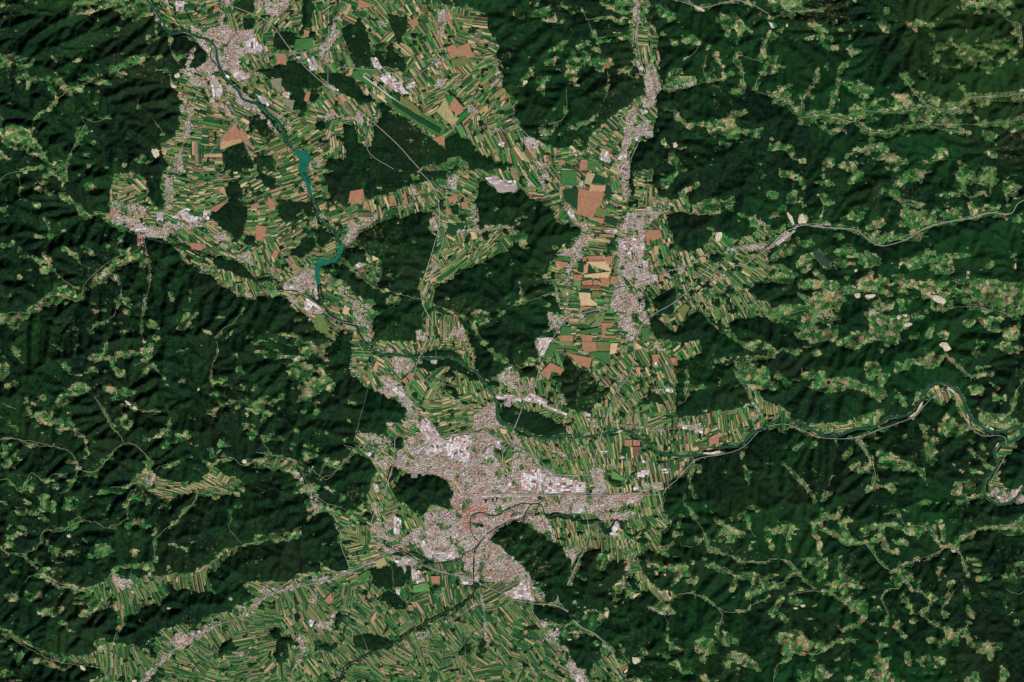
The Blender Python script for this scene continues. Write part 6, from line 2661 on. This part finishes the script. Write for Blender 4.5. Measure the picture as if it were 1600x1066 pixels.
REG = [((320, 220), 'north', 'strip fields on the upper left plain'), ((450, 250), 'north', 'fields along both banks of the reservoir'),
       ((620, 120), 'north', 'fields around the airport'), ((740, 90), 'north', 'fields at the foot of the top middle mountains'),
       ((380, 420), 'north', 'narrow fields between the small river and the hills'), ((620, 310), 'north', 'fields between the two central forests'),
       ((730, 370), 'east', 'fields in the valley left of the central ridge'), ((560, 480), 'north', 'fields near the river junction town'),
       ((920, 210), 'north', 'fields right of the top middle mountains'), ((900, 330), 'north', 'fields around the big square fields'),
       ((1050, 450), 'north', 'fields right of the plain town'), ((1150, 430), 'east', 'fields along the eastern motorway'),
       ((900, 540), 'north', 'fields below the plain town'), ((700, 620), 'east', 'strip fields inside the river loop'),
       ((870, 660), 'east', 'strip fields below the round wooded hill'), ((1080, 690), 'north', 'strip fields on the right hand river plain'),
       ((900, 720), 'east', 'curved strip fields right of the city'), ((920, 840), 'east', 'vertical strip fields beside the winding dark river'),
       ((560, 830), 'east', 'fields left of the city'), ((480, 760), 'east', 'fields in the valley left of the city'),
       ((1020, 900), 'east', 'fields in the lower middle side valley'), ((230, 930), 'marsh', 'strip fields in the lower left valley'),
       ((300, 1030), 'marsh', 'fields beside the lower left motorway'), ((450, 960), 'marsh', 'fan of strip fields on the left of the marsh'),
       ((600, 1000), 'marsh', 'strip fields across the middle of the marsh'), ((740, 1000), 'marsh', 'strip fields on the lower right of the marsh'),
       ((850, 960), 'marsh', 'strip fields at the right edge of the marsh'), ((700, 915), 'dark', 'fields between the city motorway and the marsh river'),
       ((970, 80), 'east', 'fields in the narrow mountain valley'), ((1350, 660), 'east', 'fields on the banks of the gorge river'),
       ((1450, 620), 'east', 'fields inside the big river loop'), ((1180, 640), 'east', 'fields at the mouth of the right hand side valley'),
       ((290, 750), 'east', 'fields in the left basin')]
RP = np.array([r[0] for r in REG], float)
regs = [[] for _ in REG]
kk = np.arange(0, 1.01, 0.25)
def inside_frac(P):
    P = np.array(P); c = P.mean(0); pts = np.vstack([c, c + (P - c) * 0.8, c + (P - c) * 0.4])
    x = np.rint(pts[:, 0]).astype(int); y = np.rint(pts[:, 1]).astype(int)
    ok = (x >= 0) & (x < W) & (y >= 0) & (y < H)
    if not ok.all(): return 0
    return okm[y, x].mean()
prevc = None
for (i, j), s in seeds.items():
    x0, y0 = int(max(s[0] - S0, 0)), int(max(s[1] - S0, 0)); x1, y1 = int(min(s[0] + S0, W)), int(min(s[1] + S0, H))
    if x1 <= x0 or y1 <= y0 or not okm[y0:y1, x0:x1].any(): continue
    P = [(s[0] - 30, s[1] - 30), (s[0] + 30, s[1] - 30), (s[0] + 30, s[1] + 30), (s[0] - 30, s[1] + 30)]
    for a in (-2, -1, 0, 1, 2):
        for b in (-2, -1, 0, 1, 2):
            q = seeds.get((i + a, j + b))
            if q is None or (a == 0 and b == 0): continue
            d = q - s; L = math.hypot(*d); m = (s + q) / 2
            P = clip(P, d[0] / L, d[1] / L, (m[0] * d[0] + m[1] * d[1]) / L - 0.22)
            if len(P) < 3: break
        if len(P) < 3: break
    if len(P) < 3: continue
    dist_ = np.hypot(OP[:, 0] - s[0], OP[:, 1] - s[1]); wgt = 1 / (dist_ + 6) ** 3; ang = 0.5 * math.degrees(math.atan2(np.sum(wgt * np.sin(2 * np.radians(OA))), np.sum(wgt * np.cos(2 * np.radians(OA))))) + rng.normal(0, 4)
    if rng.random() < 0.07: ang += 90
    a = R(ang); u = (math.cos(a), math.sin(a)); v = (-u[1], u[0])
    ri = int(np.argmin((RP[:, 0] - s[0]) ** 2 + (RP[:, 1] - s[1]) ** 2)); pal = PALS[REG[ri][1]]
    wmean = rng.choice([1.35, 1.75, 2.3, 3.4], p=[0.30, 0.34, 0.24, 0.12]) * (1.08 if REG[ri][1] == 'north' else 0.78)
    _lm = rng.uniform(0.6, 1.25) if REG[ri][1] == 'north' else rng.uniform(1.0, 2.0)
    usP = [q[0] * u[0] + q[1] * u[1] for q in P]; span = max(usP) - min(usP)
    nc = int(rng.choice([0, 1, 2], p=[0.55, 0.35, 0.10] if REG[ri][1] in ('marsh', 'dark') else [0.28, 0.50, 0.22]))
    cuts = [min(usP) + span * f for f in ([], [rng.uniform(.35, .65)], [rng.uniform(.25, .4), rng.uniform(.6, .75)])[nc]]
    ts = [q[0] * v[0] + q[1] * v[1] for q in P]; t = min(ts)
    while t < max(ts):
        wv = wmean * rng.uniform(0.6, 1.5)
        Q = clip(clip(P, v[0], v[1], t + wv - 0.10), -v[0], -v[1], -t)
        t += wv
        if len(Q) < 3: continue
        us = [q[0] * u[0] + q[1] * u[1] for q in Q]; lo, hi = min(us), max(us); c0 = lo; extra = rng.random() < 0.22
        while c0 < hi:
            nxt = [q for q in cuts if q > c0 + 1.5]; ln = (min(nxt) + rng.uniform(-.3, .3) if nxt else hi + 1) - c0
            if extra and ln > 9: ln = min(ln, hi - c0) * rng.uniform(0.3, 0.7); extra = False
            if hi - (c0 + ln) < 2.5: ln = hi - c0 + 1
            Q2 = clip(clip(Q, u[0], u[1], c0 + ln - 0.08), -u[0], -u[1], -c0)
            c0 += ln
            if len(Q2) < 3: continue
            col = pal[int(rng.integers(0, len(pal)))]
            if prevc == col and rng.random() < 0.6: col = pal[int(rng.integers(0, len(pal)))]
            prevc = col
            fr = inside_frac(Q2)
            if fr > 0.62: regs[ri].append((Q2, col))
            elif fr > 0.15:
                us2 = [q[0] * u[0] + q[1] * u[1] for q in Q2]; mid = 0.5 * (min(us2) + max(us2))
                for Q3 in (clip(Q2, u[0], u[1], mid), clip(Q2, -u[0], -u[1], -mid)):
                    if len(Q3) >= 3 and inside_frac(Q3) > 0.6: regs[ri].append((Q3, col))
nf = 0
for ri, L in enumerate(regs):
    if not L: continue
    def area_(P): P = np.array(P); return 0.5 * abs(np.sum(P[:, 0] * np.roll(P[:, 1], -1) - np.roll(P[:, 0], -1) * P[:, 1]))
    L = sorted(L, key=lambda k: -area_(k[0]))
    e = newobj('farmland', None, kind='structure', label=REG[ri][2])
    big2 = [q for q in L[:300] if area_(q[0]) > 26]; small = L[len(big2):]
    for Q, col in big2: newobj('field', prism('field', flat(Q, 5.0), [MF[col]], 5), e); nf += 1
    V, F, MI = [], [], []
    for Q, col in small:
        p3 = flat(Q, 5.0); b = len(V); V += [tuple(q) for q in p3]; F.append(tuple(range(b, b + len(p3)))); MI.append(FKEYS.index(col))
    if F:
        me = bpy.data.meshes.new('small_fields'); me.from_pydata(V, [], F)
        for k in FKEYS: me.materials.append(MF[k])
        me.polygons.foreach_set('material_index', MI); newobj('small_fields', me, e, kind='stuff')
print('FIELDS', nf, sum(len(l) for l in regs))

# ---------------------------------------------------------------- rivers, lakes, roads
def smooth_line(P, step=1.5):
    P = np.asarray(P, float)
    if len(P) > 2:                              # Catmull-Rom
        Q = [P[0]]; E_ = np.vstack([2 * P[0] - P[1], P, 2 * P[-1] - P[-2]])
        for i in range(1, len(E_) - 2):
            n = max(int(np.hypot(*(E_[i + 1] - E_[i])) / step), 2)
            for k in range(1, n + 1):
                t = k / n; a, b, c, d = E_[i - 1:i + 3]
                Q.append(0.5 * ((2 * b) + (c - a) * t + (2 * a - 5 * b + 4 * c - d) * t * t + (3 * b - a - 3 * c + d) * t ** 3))
        return np.array(Q)
    n = max(int(np.hypot(*(P[1] - P[0])) / step), 2); return np.array([P[0] + (P[1] - P[0]) * k / n for k in range(n + 1)])
def ribbon(name, P, w, off, m, wig=0.0, vary=0.0, drop=0.0, **props):
    Q = smooth_line(P)
    if wig:
        j = fbm(Q[:, 0], Q[:, 1], 7, 77, 2) - .5; k = fbm(Q[:, 0], Q[:, 1], 7, 79, 2) - .5; Q = Q + np.stack([j, k], -1) * wig * 2
    T = np.gradient(Q, axis=0); T /= np.hypot(T[:, 0], T[:, 1])[:, None] + 1e-9; Nn = np.stack([-T[:, 1], T[:, 0]], -1)
    ww = w * (1 + vary * 2 * (fbm(Q[:, 0], Q[:, 1], 9, 71, 2) - .5))
    A_ = Q + Nn * ww[:, None] / 2; B_ = Q - Nn * ww[:, None] / 2
    z_ = height(Q[:, 0], Q[:, 1])
    for dx, dy in ((1.2, 0), (-1.2, 0), (0, 1.2), (0, -1.2)): z_ = np.maximum(z_, height(Q[:, 0] + dx, Q[:, 1] + dy))
    hl = z_ - plane(Q[:, 0], Q[:, 1]) > 4
    z_ = z_ + off + np.where(hl, 42, 0)
    z_ = np.convolve(np.pad(z_, 2, mode='edge'), np.ones(5) / 5, 'valid'); z_ = np.maximum(z_, 0)
    ax_, ay_ = world(A_[:, 0], A_[:, 1]); bx_, by_ = world(B_[:, 0], B_[:, 1]); n = len(Q)
    V = np.concatenate([np.stack([ax_, ay_, z_], -1), np.stack([bx_, by_, z_], -1), np.stack([ax_, ay_, z_ - 6], -1), np.stack([bx_, by_, z_ - 6], -1)])
    i = np.arange(n - 1); F = np.concatenate([np.stack([i, i + 1, n + i + 1, n + i], -1), np.stack([2 * n + i, 2 * n + i + 1, i + 1, i], -1), np.stack([n + i, n + i + 1, 3 * n + i + 1, 3 * n + i], -1)])
    return newobj(name, fast_mesh(name, V, F, [m]), **props)
ri_ = 0
for code, p, P in ITEMS:
    if code == 'R':
        ribbon('river', P, p * (0.78 if p > 3 else 0.8), 9.0 + 0.35 * ri_, (M_TEAL if P[:, 1].mean() < 480 and p > 3 else M_RIVER) if p > 3.5 else M_STREAM, vary=0.35, kind='structure'); ri_ += 1
    elif code == 'L':
        Q = ccw(np.vstack([smooth_line(np.vstack([P, P[:1]]))[:-1]]))
        wx_, wy_ = world(Q[:, 0], Q[:, 1]); z_ = plane(Q[:, 0].mean(), Q[:, 1].mean()) + 17
        newobj('reservoir', prism('reservoir', np.stack([wx_, wy_, np.full(len(Q), z_)], -1), [M_LAKE], 12), kind='structure')
rc = 0
for code, p, P in ITEMS:
    if code != 'r': continue
    if p >= 1.5: ribbon('motorway', P, 0.62 + 0.18 * p, 22 + 0.3 * (rc % 9), M_MOTOR, vary=0.2, kind='structure')
    elif p >= 0.9: ribbon('main_road', P, 0.72, 19 + 0.25 * (rc % 9), M_MOTOR, wig=0.4, kind='structure')
    else: ribbon('road', P, 0.45 if p < 0.7 else 0.55, 15.5 + 0.25 * (rc % 9), M_ROAD, wig=1.3, vary=0.5, kind='structure')
    rc += 1
for code, p, P in ITEMS:
    if code == 'm' and p <= 7.5 and len(P) >= 3: ribbon('lane', P, 0.42, 13 + 0.25 * (rc % 9), M_LANE, wig=2.2, vary=0.6, kind='structure'); rc += 1
# airport
ribbon('runway', [(568, 119.5), (657.5, 187.5)], 2.3, 12, M_RUN, kind='structure')
ribbon('taxiway', [(568.5, 121), (569, 117), (571, 115.3), (575, 117.5), (600, 139), (602, 146), (606, 150)], 0.9, 12.6, M_RUN, kind='structure')
ribbon('taxiway', [(600, 139), (604, 145)], 0.9, 13, M_RUN, kind='structure')
